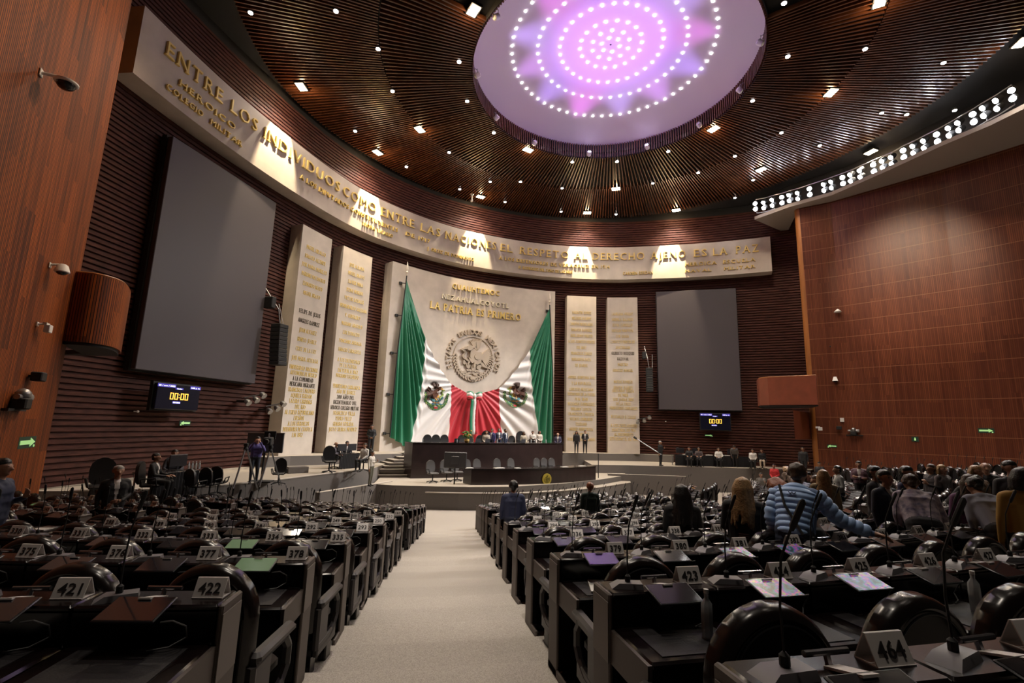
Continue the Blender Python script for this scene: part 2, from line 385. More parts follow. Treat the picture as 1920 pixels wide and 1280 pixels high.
# ------------------------------------------------------------------ floor: curved terraces
AZ = -0.103
def aisle(lx, ly, z=0.0):                            # aisle coordinates: lx right of the aisle line, ly along it
    return Vector((lx * math.cos(AZ) + ly * math.sin(AZ), -lx * math.sin(AZ) + ly * math.cos(AZ), z))
RC = aisle(-1.6, 27.0)                               # centre of the seating arcs
ROWS = []                                            # (index, radius of the desk box line, floor height, left aisle number)
_nums = {-1: 463, 0: 422, 1: 378, 2: 335, 3: 293, 4: 250, 5: 210, 6: 167, 7: 130, 8: 103, 9: 77, 10: 52, 11: 25}
for i in range(-3, 12):
    if i <= 6: d = 2.86 + 1.416 * i; z = EYE - 1.826 - 0.18 * i
    else: d = 13.8 + 1.55 * (i - 7); z = EYE - 3.2 - 0.225 * (i - 7)
    ROWS.append((i, math.hypot(1.6 - .1, 27 - d), max(z, 0.0), _nums.get(i)))
def polar(r, th, z=0.0):                             # th = 0 points from the arc centre back along the aisle direction
    a = AZ + 0.0
    lx = r * math.sin(th); ly = -r * math.cos(th)
    return Vector((RC.x + lx * math.cos(a) + ly * math.sin(a), RC.y - lx * math.sin(a) + ly * math.cos(a), z))
def build_floor(thmax):
    b = MB()
    edges = [(r - .22, z) for _, r, z, _ in ROWS]     # front edge of each terrace, just past the desk box
    prev = None
    outer = ROWS[0][1] + 3
    rr = outer
    for k, (r, z) in enumerate(edges):
        tm = thmax.get(ROWS[k][0], 1.45); th = np.linspace(-1.31, tm, 90)
        b.grid([[polar(rr, tm, z), polar(r, tm, z)], [polar(rr, tm, 0), polar(r, tm, 0)]], 1)
        b.grid([[polar(rr, t, z) for t in th], [polar(r, t, z) for t in th]], 0)
        nz = edges[k + 1][1] if k + 1 < len(edges) else 0.0
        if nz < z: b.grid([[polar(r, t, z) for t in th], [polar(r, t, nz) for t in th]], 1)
        rr = r
    b.grid([[polar(rr, t, 0) for t in th], [polar(.1, t, 0) for t in th]], 0)
    b.add([(-60, -20, -.02), (60, -20, -.02), (60, 60, -.02), (-60, 60, -.02)], [(0, 1, 2, 3)], 0)
    struct(b.build('floor', [M_carpet, M_riser]))
    # half steps of the main aisle
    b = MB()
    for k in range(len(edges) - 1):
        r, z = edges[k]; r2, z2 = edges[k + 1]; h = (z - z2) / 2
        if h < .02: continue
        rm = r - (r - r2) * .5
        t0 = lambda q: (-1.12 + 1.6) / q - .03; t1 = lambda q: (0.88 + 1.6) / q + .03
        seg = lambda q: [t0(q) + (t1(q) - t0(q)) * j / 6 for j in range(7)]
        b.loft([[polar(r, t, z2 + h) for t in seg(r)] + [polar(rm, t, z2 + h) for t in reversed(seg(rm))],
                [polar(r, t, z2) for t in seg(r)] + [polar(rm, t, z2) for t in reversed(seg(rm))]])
    struct(b.build('floor_aisle_steps', mat('beige_carpet_step_shade', (0.382, 0.349, 0.311), 0.95, var=0.28, vscale=110, spec=0.1)))  # slightly darker carpet colour paints in the shading of the steps
# ================================================================== things on the back wall
def curved_slab(name, s0, s1, z0, z1, off, back, m, n=40):
    S = np.linspace(s0, s1, max(2, n)); b = MB()
    secs = []
    for s in S:
        a = wall_pt(s, off); c = wall_pt(s, back)
        secs.append([(a.x, a.y, z0), (a.x, a.y, z1), (c.x, c.y, z1), (c.x, c.y, z0)])
    b.loft(secs); return b.build(name, m)
SF0, SF1 = hit(272, 11, 0)[0], hit(1443.8, 443.6, 0)[0]
FT, FB = EYE + 15.3, EYE + 12.45
frieze = tag(curved_slab('inscription_frieze', SF0, SF1, FB, FT, 0, -.95, M_stone, 90), 'long curved pale stone frieze with gold lettering across the brown wall', 'frieze')
def by_word(P, fs, name, m, parent, lab):
    wid = list(WID)
    for w in sorted(set(wid)):
        F = [f for f, k in zip(fs, wid) if k == w]; use = sorted({i for f in F for i in f}); at = {i: k for k, i in enumerate(use)}
        b = MB(); b.add([P[i] for i in use], [tuple(at[i] for i in f) for f in F]); o = b.build(name, m, parent); o['label'] = lab
def words_on_frieze(name, items, h, base, m, lab, ext=0.05):
    for w, (x0, y0), (x1, y1) in items:
        sa, sb = hit(x0, y0, 0)[0], hit(x1, y1, 0)[0]; b = MB()
        vs, fs = text_fit(w, abs(sb - sa), h, ext, -.004, True)
        by_word(on_wall([Vector((v.x, v.y, v.z + ext)) for v in vs], (sa + sb) / 2, FT - base, 0), fs, name, m, frieze, lab)
words_on_frieze('inscription', [('ENTRE', (308, 95), (415, 195)), ('LOS', (430, 200), (481, 235)), ('INDIVIDUOS', (492, 250), (636, 350)), ('COMO', (643, 352), (704, 385)), ('ENTRE', (714, 390), (777, 415)), ('LAS', (788, 420), (825, 432)), ('NACIONES', (834, 435), (930, 455)), ('EL', (938, 458), (961, 464)), ('RESPETO', (974, 468), (1066, 478)), ('AL', (1076, 478), (1101, 478)), ('DERECHO', (1110, 480), (1208, 480)), ('AJENO', (1219, 478), (1285, 474)), ('ES', (1300, 474), (1325, 473)), ('LA', (1336, 470), (1364, 468)), ('PAZ', (1379, 466), (1422, 462))], .66, 1.15, M_gold, 'large gold letters of the motto')
words_on_frieze('inscription', [('HEROICO', (334, 148), (440, 228)), ('A LOS DIPUTADOS', (560, 340), (652, 392)), ('CONSTITUYENTES', (656, 395), (745, 430)), ('DE 1917', (760, 435), (806, 450)), ('A LOS DEFENSORES DE', (935, 484), (1044, 497)), ('VERACRUZ EN 1914', (1048, 497), (1143, 500)), ('HEROICA  ESCUELA', (1284, 495), (1416, 483))], .30, 1.9, M_gold, 'medium gold letters of the second line')
words_on_frieze('inscription', [('COLEGIO', (310, 160), (378, 215)), ('MILITAR', (392, 225), (452, 270)), ('LEONA VICARIO', (678, 425), (735, 445)), ('J. ORTIZ DE DOMINGUEZ', (800, 478), (888, 493)), ('M. RODRIGUEZ DEL TORO DE LAZARIN', (972, 512), (1073, 517)), ('CARMEN SERDAN', (1168, 517), (1224, 516)), ('NAVAL    MILITAR', (1284, 508), (1416, 496))], .26, 2.45, M_gold, 'small gold letters of the lowest line')

def tablet(name, tl, tr, off, lines, label, dark=()):
    s0, z0 = hit(*tl, off); s1, z1 = hit(*tr, off); zt = (z0 + z1) / 2
    o = tag(curved_slab(name, s0, s1, 2.2, zt, off, -.95, M_stone, 6), label, 'stone tablet')
    for nm, m, sel in (('inscription', M_gold, lambda k: k not in dark), ('dark_inscription', M_dark_letter, lambda k: k in dark)):
        for k, (t, f) in enumerate(lines):
            if not t or not sel(k): continue
            b = MB(); w = min(.0265 * len(t) * (s1 - s0) * 1.75, (s1 - s0) * .9)
            vs, fs = text_fit(t, w, .25, .012, 0, True)
            b.add(on_wall([Vector((v.x, v.y, v.z + .012)) for v in vs], (s0 + s1) / 2, 2.2 + (zt - 2.2) * (1 - f), off), fs)
            c = b.build(nm, m, o)
            if 'dark' in nm: c['label'] = 'dark freshly mounted lettering'
    return o
def spread(names, f0, f1): return [(n, f0 + (f1 - f0) * k / (len(names) - 1)) for k, n in enumerate(names)]
L1 = spread(['MIGUEL HIDALGO', 'IGNACIO ALLENDE', 'JOSE MARIA MORELOS', 'MARIANO MATAMOROS', 'LEONARDO BRAVO', 'MIGUEL BRAVO', '', 'FELIPE DE JESUS', 'ANGELES RAMIREZ', 'JUAN ALVAREZ', 'BENITO JUAREZ', 'CRUZ DE LA LUZ', 'JOSE MARIA ARTEAGA'], .10, .60) + spread(['UNIVERSIDAD NACIONAL', 'AUTONOMA DE MEXICO', 'A LA COMUNIDAD', 'MEXICANA MIGRANTE', 'FRANCISCO I MADERO', 'AQUILES SERDAN', 'LAZARO CARDENAS', 'DEL RIO', 'AL EXILIO REPUBLICANO', 'ESPAÑOL', 'A LOS HEROICOS', 'DEFENSORES DE CUAUTLA', 'EN 1812'], .64, .965 - .04)
L2 = spread(['JOSE ALDAMA', 'MIGUEL BRAVO', 'XAVIER MINA', 'PEDRO MORENO', 'VICTOR ROSALES', 'HERMENEGILDO GALEANA', 'V. GUERRERO', 'MARIANO ABASOLO', 'LUIS DONALDO', 'PONCIANO ARRIAGA', 'IGNACIO ZARAGOZA'], .09, .52) + spread(['A LOS DEFENSORES', 'DE LA PATRIA', 'EN PUEBLA 1862', 'MARIANO ESCOBEDO', '', 'VENUSTIANO CARRANZA', 'AÑO DE JUAREZ', '2010 AÑO DEL', 'BICENTENARIO DEL', 'HEROICO COLEGIO MILITAR', 'FRANCISCO VILLA', 'PEDRO VELEZ', 'GENARO ESTRADA', 'JUSTO SIERRA MENDEZ'], .57, .95 - .05)
L3 = spread(['VALENTIN GOMEZ', 'MELCHOR OCAMPO', 'SANTOS DEGOLLADO', 'IGNACIO RAMIREZ', 'GUILLERMO PRIETO', 'A LOS CONSTITUYENTES', 'DE 1857', 'FRANCISCO ZARCO', 'MARGARITA MAZA', 'DE JUAREZ', '', 'ANDRES QUINTANA ROO', 'Y LA REPUBLICA', 'EJERCITO MEXICANO'], .12, .62) + spread(['DEFENSORES DE LA PATRIA', '1846 1848', 'BELISARIO DOMINGUEZ', 'EMILIANO ZAPATA', 'FRANCISCO J MUJICA', 'VICENTE LOMBARDO', 'TOLEDANO', 'ANDRES HENESTROSA', 'OCTAVIO PAZ', 'ROSARIO CASTELLANOS'], .65, .93)
L4 = spread(['LAUREANA WRIGHT', 'HERMILA GALINDO', 'ELVIA CARRILLO', 'MATILDE MONTOYA', 'SOR JUANA', 'CONSTITUYENTES DE', 'APATZINGAN', 'GILBERTO BOSQUES', 'SALDIVAR', 'MAESTRO', 'IGNACIO MANUEL', '', 'MATIAS ROMERO', 'BENITO JUAREZ'], .12, .60) + spread(['SERVANDO TERESA', 'DE MIER', 'SOR JUANA INES', 'DE LA CRUZ', 'VENUSTIANO CARRANZA', '', 'PLUTARCO E CALLES', '', 'A LOS LEGISLADORES', 'MARTIRES DE 1913', 'AL MOVIMIENTO', 'ESTUDIANTIL DE 1968'], .62, .92)
tablet('stone_tablet', (569, 420), (623, 449), -.1, L1, 'pale stone tablet of gold names, nearest the big left screen', (7, 8, 15, 16))
tablet('stone_tablet', (645, 461), (698.5, 482), -.1, L2, 'pale stone tablet of gold names, just left of the flag wall', (18, 19, 20))
tablet('stone_tablet', (1063.5, 554), (1118, 556), -.1, L3, 'pale stone tablet of gold names, just right of the flag wall', ())
tablet('stone_tablet', (1138.6, 557), (1195, 558), -.1, L4, 'pale stone tablet of gold names, nearest the right screen', (7, 8))

# central slab with motto and coat of arms
EOFF = 0.0
se0, ze0 = hit(737, 489, EOFF); se1, ze1 = hit(1041, 546.5, EOFF); ZE = (ze0 + ze1) / 2
slab = tag(curved_slab('flag_wall_slab', se0, se1, 2.2, ZE, EOFF, -.95, M_stone, 40), 'wide pale stone slab behind the two draped flags', 'stone slab')
def slab_text(t, a, c, h, m, lab, ext=.05):
    (sa, za), (sb, zb) = hit(*a, EOFF), hit(*c, EOFF); vs, fs = text_fit(t, sb - sa, h, ext, .004, True)
    by_word(on_wall([Vector((v.x, v.y, v.z + ext)) for v in vs], (sa + sb) / 2, (za + zb) / 2 - h / 2, EOFF), fs, 'inscription', m, slab, lab)
slab_text('CUAUHTEMOC', (848, 537), (936, 549), .42, M_gold, 'small gold name at the top')
slab_text('NEZAHUALCOYOTL', (828, 554), (954, 574), .40, mat('gold_painted_glint', (.85, .78, .6), .4, metal=.5), 'pale name in the second line')  # paler copy of the gold paints in bright reflections on this name
slab_text('LA PATRIA ES PRIMERO', (806, 572), (976, 593), .58, M_gold, 'large gold motto')

# coat of arms as outlines in a unit circle: (polygon, colour, height)
def leafp(cx, cy, l, w, a):
    pts = []
    for k in range(10):
        t = k * 2 * PI / 10; x = math.cos(t) * l / 2; y = math.sin(t) * w / 2 * (1 - .35 * math.cos(t)); pts.append((cx + x * math.cos(a) - y * math.sin(a), cy + x * math.sin(a) + y * math.cos(a)))
    return pts
def emblem_shapes():
    S = []
    for sx in (-1, 1):                                # wreath of oak and laurel, lower half
        for k in range(13):
            a = math.radians(-95 + (k * 8.6) * 1.0); c = (sx * .93 * math.cos(a), .93 * math.sin(a))
            for q in (-1, 1):
                S.append((leafp(c[0] * (1 + .06 * q), c[1] * (1 + .06 * q), .19, .075, math.atan2(c[1], c[0]) + PI / 2 * sx + q * .6 * sx), 'green' if (k + q) % 4 else 'lime', .5))
    S.append(([(-.12, -.97), (.12, -.97), (.16, -.84), (0, -.80), (-.16, -.84)], 'red', .8))
    for k in range(9): S.append((leafp(-.52 + k * .13, -.66 + .05 * math.sin(k * 2.2), .24, .12, .3 * math.sin(k)), ['blue', 'teal', 'lime'][k % 3], .35))
    for k in range(5): S.append((leafp(-.26 + k * .13, -.54, .16, .10, 0), 'orange' if k % 2 else 'stone', .55))
    for cx, cy, l, w, a in ((.02, -.36, .38, .22, 1.4), (-.28, -.32, .30, .19, 2.2), (.30, -.34, .30, .19, .8), (-.46, -.18, .22, .14, 1.7), (.48, -.22, .24, .15, 1.2)):
        S.append((leafp(cx, cy, l, w, a), 'teal', .6))
    # tail, body, wings, head, beak
    for k in range(6): S.append((leafp(.40 + .05 * k, -.20 - .03 * k + .02, .46, .09, -.9 + .12 * k), 'brown', .7))
    S.append(([(-.18, .38), (-.02, .50), (.20, .36), (.40, .05), (.38, -.16), (.18, -.26), (-.02, -.16), (-.20, .08)], 'brown', .9))
    for k in range(9):                                # far wing
        a = 1.25 + k * .13; S.append((leafp(.14 + .34 * math.cos(a) * 1.0 + .05, .42 + .34 * math.sin(a) * .9, .55, .085, a), 'dark', .55))
    for k in range(11):                               # near wing, long feathers sweeping back
        a = -.95 + k * .175; S.append((leafp(.36 + .30 * math.cos(a), .16 + .30 * math.sin(a), .62, .09, a), 'dark' if k % 2 else 'brown', .8))
    S.append((leafp(.22, .18, .44, .30, .9), 'brown', 1.1))
    S.append((leafp(-.20, .52, .34, .25, .25), 'brown', 1.1))
    S.append(([(-.33, .58), (-.52, .52), (-.58, .40), (-.46, .43), (-.34, .44)], 'gold', 1.0))
    for k in range(16):                               # snake in beak and claw
        t = k / 15; S.append((leafp(-.60 + .30 * t + .10 * math.sin(t * 9), .40 - .62 * t, .13, .085, -1.0 + math.cos(t * 9)), 'lime', .9))
    S.append((leafp(-.16, -.06, .36, .10, 2.3), 'gold', 1.0)); S.append((leafp(.06, -.24, .30, .09, 1.3), 'gold', 1.0))
    return S
EMB = emblem_shapes()
def build_seal():
    s0, z0 = hit(887, 671, EOFF); r = 2.05; b = MB()
    for poly, c, h in EMB:
        p2 = [(x * r * .80, y * r * .80) for x, y in poly]
        vs = [Vector((x, y, 0)) for x, y in p2] + [Vector((x, y, .20 * h + .02)) for x, y in p2]; n = len(p2)
        fs = [tuple(range(n, 2 * n))] + [(i, (i + 1) % n, n + (i + 1) % n, n + i) for i in range(n)]
        b.add(on_wall(vs, s0, z0 - .1, EOFF), fs)
    t = 'ESTADOS UNIDOS MEXICANOS'
    for k, ch in enumerate(t):
        if ch == ' ': continue
        a = math.radians(203 - 226 * k / (len(t) - 1)); vs, fs = text_geo(ch, .52, .05, 'CENTER', .012); rot = a - PI / 2
        q = [Vector((v.x * math.cos(rot) - v.y * math.sin(rot) + r * .93 * math.cos(a), v.x * math.sin(rot) + v.y * math.cos(rot) + r * .93 * math.sin(a), v.z + .05)) for v in vs]
        b.add(on_wall(q, s0, z0 - .05, EOFF), fs)
    for r2 in (.80,):
        ring = []
        for k in range(72):
            a = 2 * PI * k / 72
            ring.append([Vector((rr * r * math.cos(a), rr * r * math.sin(a), h)) for rr, h in ((r2 + .012, 0), (r2 + .012, .06), (r2 - .012, .06), (r2 - .012, 0))])
        ring = ring[2:36]; flat = [on_wall(q, s0, z0, EOFF) for q in ring]; b.loft(flat)
    o = b.build('coat_of_arms_relief', mat('patina_shadow_stone', (.40, .325, .25), .6), slab); o['label'] = 'carved eagle seal ringed by raised letters'  # slab stone browned evenly, for patina and painted-in relief shadow
build_seal()

# ------------------------------------------------------------------ draped flags
FOFF = .30
def px_sz(p): return hit(p[0], p[1], FOFF)
KN = px_sz((885, 743))
M_green = mat('flag_green', (.012, .19, .095), .45, sheen=.3); M_wht = mat('flag_white', (.72, .69, .68), .6, sheen=.2); M_red = mat('flag_red', (.46, .012, .028), .5, sheen=.3)
def make_flag(tip, polemid, polebot, T, mids, B, side, embc, label):
    q = lambda p: np.array(px_sz(p))
    tops = [q(tip)] + [q(p) for p in T]; mm = [q(polemid)] + [q(p) for p in mids]; bots = [q(polebot)] + [q(p) for p in B]
    tp = q(tip)
    def fold(s, z, u):
        at = math.atan2(-side * (s - tp[0]) + .3, tp[1] - z + .6); ak = math.atan2(abs(s - KN[0]) + .05, KN[1] - z + .9)
        dk = math.hypot(s - KN[0], z - KN[1]); dt = math.hypot(s - tp[0], z - tp[1])
        g = (math.sin(at * 118 + 1.1 * math.sin(at * 31)) + .35 * math.sin(at * 57)) * min(.17, .02 + .022 * dt)
        w = (math.sin(ak * 38 + dk * .8 + .9 * math.sin(ak * 9)) + .6 * math.sin(ak * 21 + dk * 1.1)) * min(.10, .028 * dk)
        k = min(max((u - .26) / .14, 0), 1); k = k * k * (3 - 2 * k)
        return g * (1 - k) + w * k
    NU, NV = 193, 60; rows = []
    def curve(tab, u):
        x = u * 3; i = min(int(x), 2); f = x - i
        p0, p1, p2, p3 = tab[max(i - 1, 0)], tab[i], tab[i + 1], tab[min(i + 2, 3)]
        return p1 + (p2 - p1) * f if i != 1 else 0.5 * ((2 * p1) + (-p0 + p2) * f + (2 * p0 - 5 * p1 + 4 * p2 - p3) * f * f + (-p0 + 3 * p1 - 3 * p2 + p3) * f ** 3)
    verts = []; uu = []
    for j in range(NV):
        v = j / (NV - 1)
        for i in range(NU):
            u = i / (NU - 1); a, m, c = curve(tops, u), curve(mm, u), curve(bots, u)
            p = a * (1 - v) * (1 - 2 * v) + m * 4 * v * (1 - v) + c * v * (2 * v - 1)
            e = min(1, u * 12 + .1)
            verts.append((*wall_pt(p[0], FOFF + fold(p[0], p[1], u) * e)[:2], p[1]))
    me = bpy.data.meshes.new('flag'); fs = []; mi = []
    for j in range(NV - 1):
        for i in range(NU - 1):
            a = j * NU + i; fs.append((a, a + 1, a + 1 + NU, a + NU)); mi.append(min(int(i / 64), 2))
    me.from_pydata(verts, [], fs); [me.materials.append(m) for m in (M_green, M_wht, M_red)]; me.polygons.foreach_set('material_index', mi); me.polygons.foreach_set('use_smooth', [True] * len(fs))
    root = empty('draped_flag', (verts[0][0], verts[0][1], 2.2)); MI = Matrix.Translation(-root.location)
    o = bpy.data.objects.new('cloth', me); COL.objects.link(o); o.parent = root; o.location = -root.location
    tag(root, label, 'flag', 'national flags draped over the slab')
    # coat of arms on the white stripe
    s0, z0 = px_sz(embc); r = .98; cols = dict(brown=(.10, .035, .02), dark=(.045, .018, .012), gold=(.55, .30, .06), green=(.05, .16, .05), lime=(.20, .30, .06), teal=(.04, .17, .20), blue=(.10, .25, .38), orange=(.55, .20, .04), red=(.4, .03, .03), stone=(.35, .28, .16))
    keys = list(cols); b = MB()
    for poly, c, h in EMB:
        n = len(poly); vs = []
        for hh in (0, .035 * h + .02):
            for x, y in poly:
                s = s0 + x * r * side; z = z0 + y * r * 1.02; vs.append((*wall_pt(s, FOFF + fold(s, z, .5) + .03 + hh)[:2], z))
        b.add(vs, [tuple(range(n, 2 * n))] + [(i, (i + 1) % n, n + (i + 1) % n, n + i) for i in range(n)], keys.index(c))
    c = b.build('coat_of_arms', [mat('emblem_' + k, cols[k], .6) for k in keys], root); c.location = -root.location; c['label'] = 'eagle emblem printed on the white stripe'
    # pole, finial, brackets
    P = [Vector((*wall_pt(p[0], FOFF)[:2], p[1])) for p in (bots[0], mm[0], tops[0])]
    top = P[2] + (P[2] - P[1]).normalized() * .25
    b = MB(); b.tube([P[0], P[1], top], .04, 8); c = b.build('pole', M_black, root); c.location = -root.location; pole = c
    b = MB(); b.lathe([(.02, 0), (.05, .02), (.04, .18), (.09, .26), (.05, .34), (.10, .52), (.07, .72), (.005, 1.05)], 10, M=Matrix.Translation(top)); c = b.build('finial', mat('finial_white', (.8, .72, .62), .35, metal=.3), pole, True)
    for f in ((.03, .25, .5, .75, .98) if side < 0 else (.02,)):
        pz = P[2].lerp(P[1], min(f * 2, 1)).lerp(P[0], max(f * 2 - 1, 0)); s = hit(*project(pz)[:2], FOFF)[0]
        M = wall_mat4(s - side * 0 + (-.28 if side < 0 else -.18), EOFF, pz.z); b = MB(); b.box(-.10, .10, -.09, .09, 0, .12, 0, M); b.tube([M @ Vector((0, 0, .1)), pz], .03, 6); c = b.build('bracket', M_black, root); c.location = -root.location
    return root
make_flag((762, 523), (745, 662), (731, 819), [(797, 633), (846, 720), (884, 741)], [(788, 742), (844, 782), (882, 795)], [(765, 839), (834, 842), (880, 842)], -1, (818, 741), 'green white and red flag hanging down the left edge of the slab')
make_flag((1031, 577), (1036.5, 700), (1037, 834), [(994, 655), (936, 728), (888, 741)], [(1000, 745), (938, 785), (888, 795)], [(1016, 838), (946, 840), (889, 842)], 1, (966, 739), 'green white and red flag hanging down the right edge of the slab')
def build_bow():
    root = empty('tricolour_bow', (*wall_pt(KN[0], FOFF + .4)[:2], KN[1])); M = wall_mat4(KN[0], FOFF + .35, KN[1]); I = Matrix.Translation(-root.location)
    def rib(name, pts, w, m):
        b = MB(); rows = [[M @ Vector((x, y - w / 2, z)) for x, y, z in pts], [M @ Vector((x, y + w / 2, z)) for x, y, z in pts]]; b.grid(rows)
        o = b.build(name, m, root, True); o.location = -root.location; md = o.modifiers.new('t', 'SOLIDIFY'); md.thickness = .03
    for sx in (-1, 1):
        lp = [(sx * x, y, z) for x, y, z in ((.05, 0, .1), (.25, .10, .28), (.48, .14, .30), (.62, .08, .18), (.5, -.02, .06), (.2, -.02, .05))]
        rib('loop', [(x, y + .14, z) for x, y, z in lp], .16, M_green); rib('loop', lp, .26, M_wht); rib('loop', [(x, y - .22, z) for x, y, z in lp], .18, M_red)
    b = MB(); b.ball((0, 0, .18), (.13, .2, .13), M=M); o = b.build('knot', M_wht, root, True); o.location = -root.location
    for x, m in ((-.20, M_green), (0.02, M_wht), (.22, M_red)):
        b = MB(); b.grid([[M @ Vector((x + dx + .02 * math.sin(j), -.1 - j * .3, .16 + .03 * math.sin(j * 1.7))) for j in range(10)] for dx in (-.11, .11)]); o = b.build('tail', m, root, True); o.location = -root.location; md = o.modifiers.new('t', 'SOLIDIFY'); md.thickness = .02
    tag(root, 'tricolour bow with hanging tails tying the two flags together', 'bow')
build_bow()

# ------------------------------------------------------------------ screens, clocks, signs, speakers on the back wall
M_screen = mat('grey_projection_screen', (.085, .075, .085), .42, spec=.35)
def quad_panel(name, tl, tr, br, bl, off, thick, m, label, cat):
    a, b2 = hit(*tl, off), hit(*tr, off); c, d = hit(*br, off), hit(*bl, off)
    zt = (a[1] + b2[1]) / 2; zb = (c[1] + d[1]) / 2
    p = wall_pt((a[0] + d[0]) / 2, off); q = wall_pt((b2[0] + c[0]) / 2, off); M = frame((p.x, p.y, zb), q - p); w = (q - p).length; h = zt - zb
    root = empty(name, (p.x, p.y, zb)); L = Matrix.Translation(-root.location) @ M
    b = MB(); b.box(0, w, 0, thick * .5, 0, h, 0, L, .02); b.build('panel', m, root)
    b = MB(); b.box(-.06, w + .06, thick * .5, thick, -.06, h + .06, 0, L); b.build('frame', M_black, root)
    tag(root, label, cat); return root, L, w, h
quad_panel('projection_screen', (325, 258), (518, 378), (479, 720), (253, 690), -.35, .5, M_screen, 'huge blank dark grey screen on the left of the hall', 'screen')
quad_panel('projection_screen', (1229, 546), (1380, 541), (1391, 768), (1237, 769), -.35, .5, M_screen, 'huge blank dark grey screen right of the tablets', 'screen')
M_clockface = mat('clock_black', (.006, .007, .02), .25); M_amber = mat('amber_digits', (1, .6, .1), emit=(1, .50, .06), estr=1.6); M_blueband = mat('blue_band', (.05, .04, .3), emit=(.06, .045, .42), estr=.5); M_wtext = mat('screen_text', (1, 1, 1), emit=(.85, .85, 1), estr=1.3)
def clock(tl, tr, br, bl, off, label):
    root, L, w, h = quad_panel('timing_display', tl, tr, br, bl, off, .3, M_clockface, label, 'display')
    panel = root.children[0]
    def tx(t, cx, cy, tw, th, m, nm):
        vs, fs = text_fit(t, tw * w, th * h, .004); b = MB(); b.add([L @ Vector((cx * w + v.x, -.012 - v.z, cy * h + v.y)) for v in vs], fs); b.build(nm, m, panel)
    b = MB()                                          # seven segment zeros
    for k, cx in enumerate((.335, .435, .575, .675)):
        x0, x1, y0, y1, t = (cx - .037) * w, (cx + .037) * w, .40 * h, .66 * h, .014 * w
        for r in ((x0, x1, y1 - t, y1), (x0, x1, y0, y0 + t), (x0, x0 + t, y0, y1), (x1 - t, x1, y0, y1)): b.box(r[0], r[1], -.014, -.004, r[2], r[3], 0, L)
    for cy in (.47, .58): b.box(.497 * w, .513 * w, -.014, -.004, cy * h, (cy + .03) * h, 0, L)
    o = b.build('digits', M_amber, panel); o['label'] = 'amber digits reading 00:00'
    b = MB(); b.box(0, .40 * w, -.006, -.002, .86 * h, h * .99, 0, L); b.box(.74 * w, w, -.006, -.002, .86 * h, .99 * h, 0, L); b.box(.40 * w, .58 * w, -.006, -.002, .80 * h, .87 * h, 0, L); b.box(.37 * w, .55 * w, -.006, -.002, .24 * h, .33 * h, 0, L); b.build('band', M_blueband, panel)
    tx('05 / nov / 2025', .2, .89, .36, .06, M_wtext, 'text'); tx('5:05 p. m.', .87, .89, .22, .06, M_wtext, 'text'); tx('Orador', .49, .81, .12, .05, M_wtext, 'text'); tx('RECESO', .46, .255, .16, .06, M_wtext, 'text')
clock((297, 715), (376, 727), (371, 770), (289, 766), .1, 'black timing display reading 00:00 under the big left screen')
clock((1313, 775), (1369, 775), (1370, 806), (1314, 806), -.2, 'black timing display reading 00:00 under the right screen')
M_arrow = mat('glow_green', (.45, .75, .35), .5, emit=(.35, .7, .25), estr=.35); M_signgreen = mat('sign_dark_green', (.01, .05, .03), .5)
def arrow_sign(M, w, h, left, label, board=True):
    root = empty('arrow_sign', M.translation); L = Matrix.Translation(-M.translation) @ M
    b = MB(); b.box(-w / 2, w / 2, 0, .03, -h / 2, h / 2, 0, L); b.build('board', M_signgreen, root)
    s = -1 if left else 1; a = w * .42; hh = h * .18
    poly = [(-a, -hh), (a * .35, -hh), (a * .35, -hh * 2.1), (a, 0), (a * .35, hh * 2.1), (a * .35, hh), (-a, hh)]
    b = MB(); b.loft([[L @ Vector((x * s, -.012, y)) for x, y in poly], [L @ Vector((x * s, 0, y)) for x, y in poly]])
    b.ball((s * a * .9, -.01, -h * .34), (.035, .012, .035), M=L); b.build('arrow', M_arrow, root)
    tag(root, label, 'sign')
def wall_frame(px, py, off):
    s, z = hit(px, py, off); p = wall_pt(s, off); return frame((p.x, p.y, z), wall_tan(s))
arrow_sign(wall_frame(347, 793, -.8), .55, .22, True, 'glowing green arrow sign pointing left under the left timing display')
arrow_sign(wall_frame(1329, 816, -.8), .62, .2, False, 'small pale arrow sign under the right timing display')

def line_array(px0, py0, px1, py1, off, n, w, label):
    s, z0 = hit(px0, py0, off); s2, z1 = hit(px1, py1, off); p = wall_pt(s, off); root = empty('line_array_speaker', (p.x, p.y, z1)); hgt = z0 - z1; M = Matrix.Translation(-root.location) @ frame((p.x, p.y, z1), wall_tan(s))
    for k in range(n):
        b = MB(); y = .05 * (n - k) * .3 * (1 - k / n); b.box(-w / 2, w / 2, -.3 - y, .3 - y, hgt * (k + .02) / n, hgt * (k + .98) / n, 0, M, .02); b.build('speaker_box', M_black, root)
    b = MB(); b.tube([M @ Vector((0, 0, hgt)), M @ Vector((-.1, .1, hgt + .8)), M @ Vector((-.3, .55 + off, hgt + 1.9))], .03, 6); b.tube([M @ Vector((.25, 0, hgt)), M @ Vector((.3, .5, hgt + 1.2))], .015, 6); b.build('hanging_bar', M_metal, root)
    b = MB(); b.box(-.5, -.2, .2, .75, hgt + .8, hgt + 1.4, 0, M, .03); b.build('motor', M_black, root)
    tag(root, label, 'loudspeaker')
line_array(525, 608, 512, 684, .35, 10, .6, 'black hanging line array speaker between left screen and tablet')
line_array(1217, 690, 1213, 735, .1, 10, .52, 'black hanging line array speaker beside the right screen')

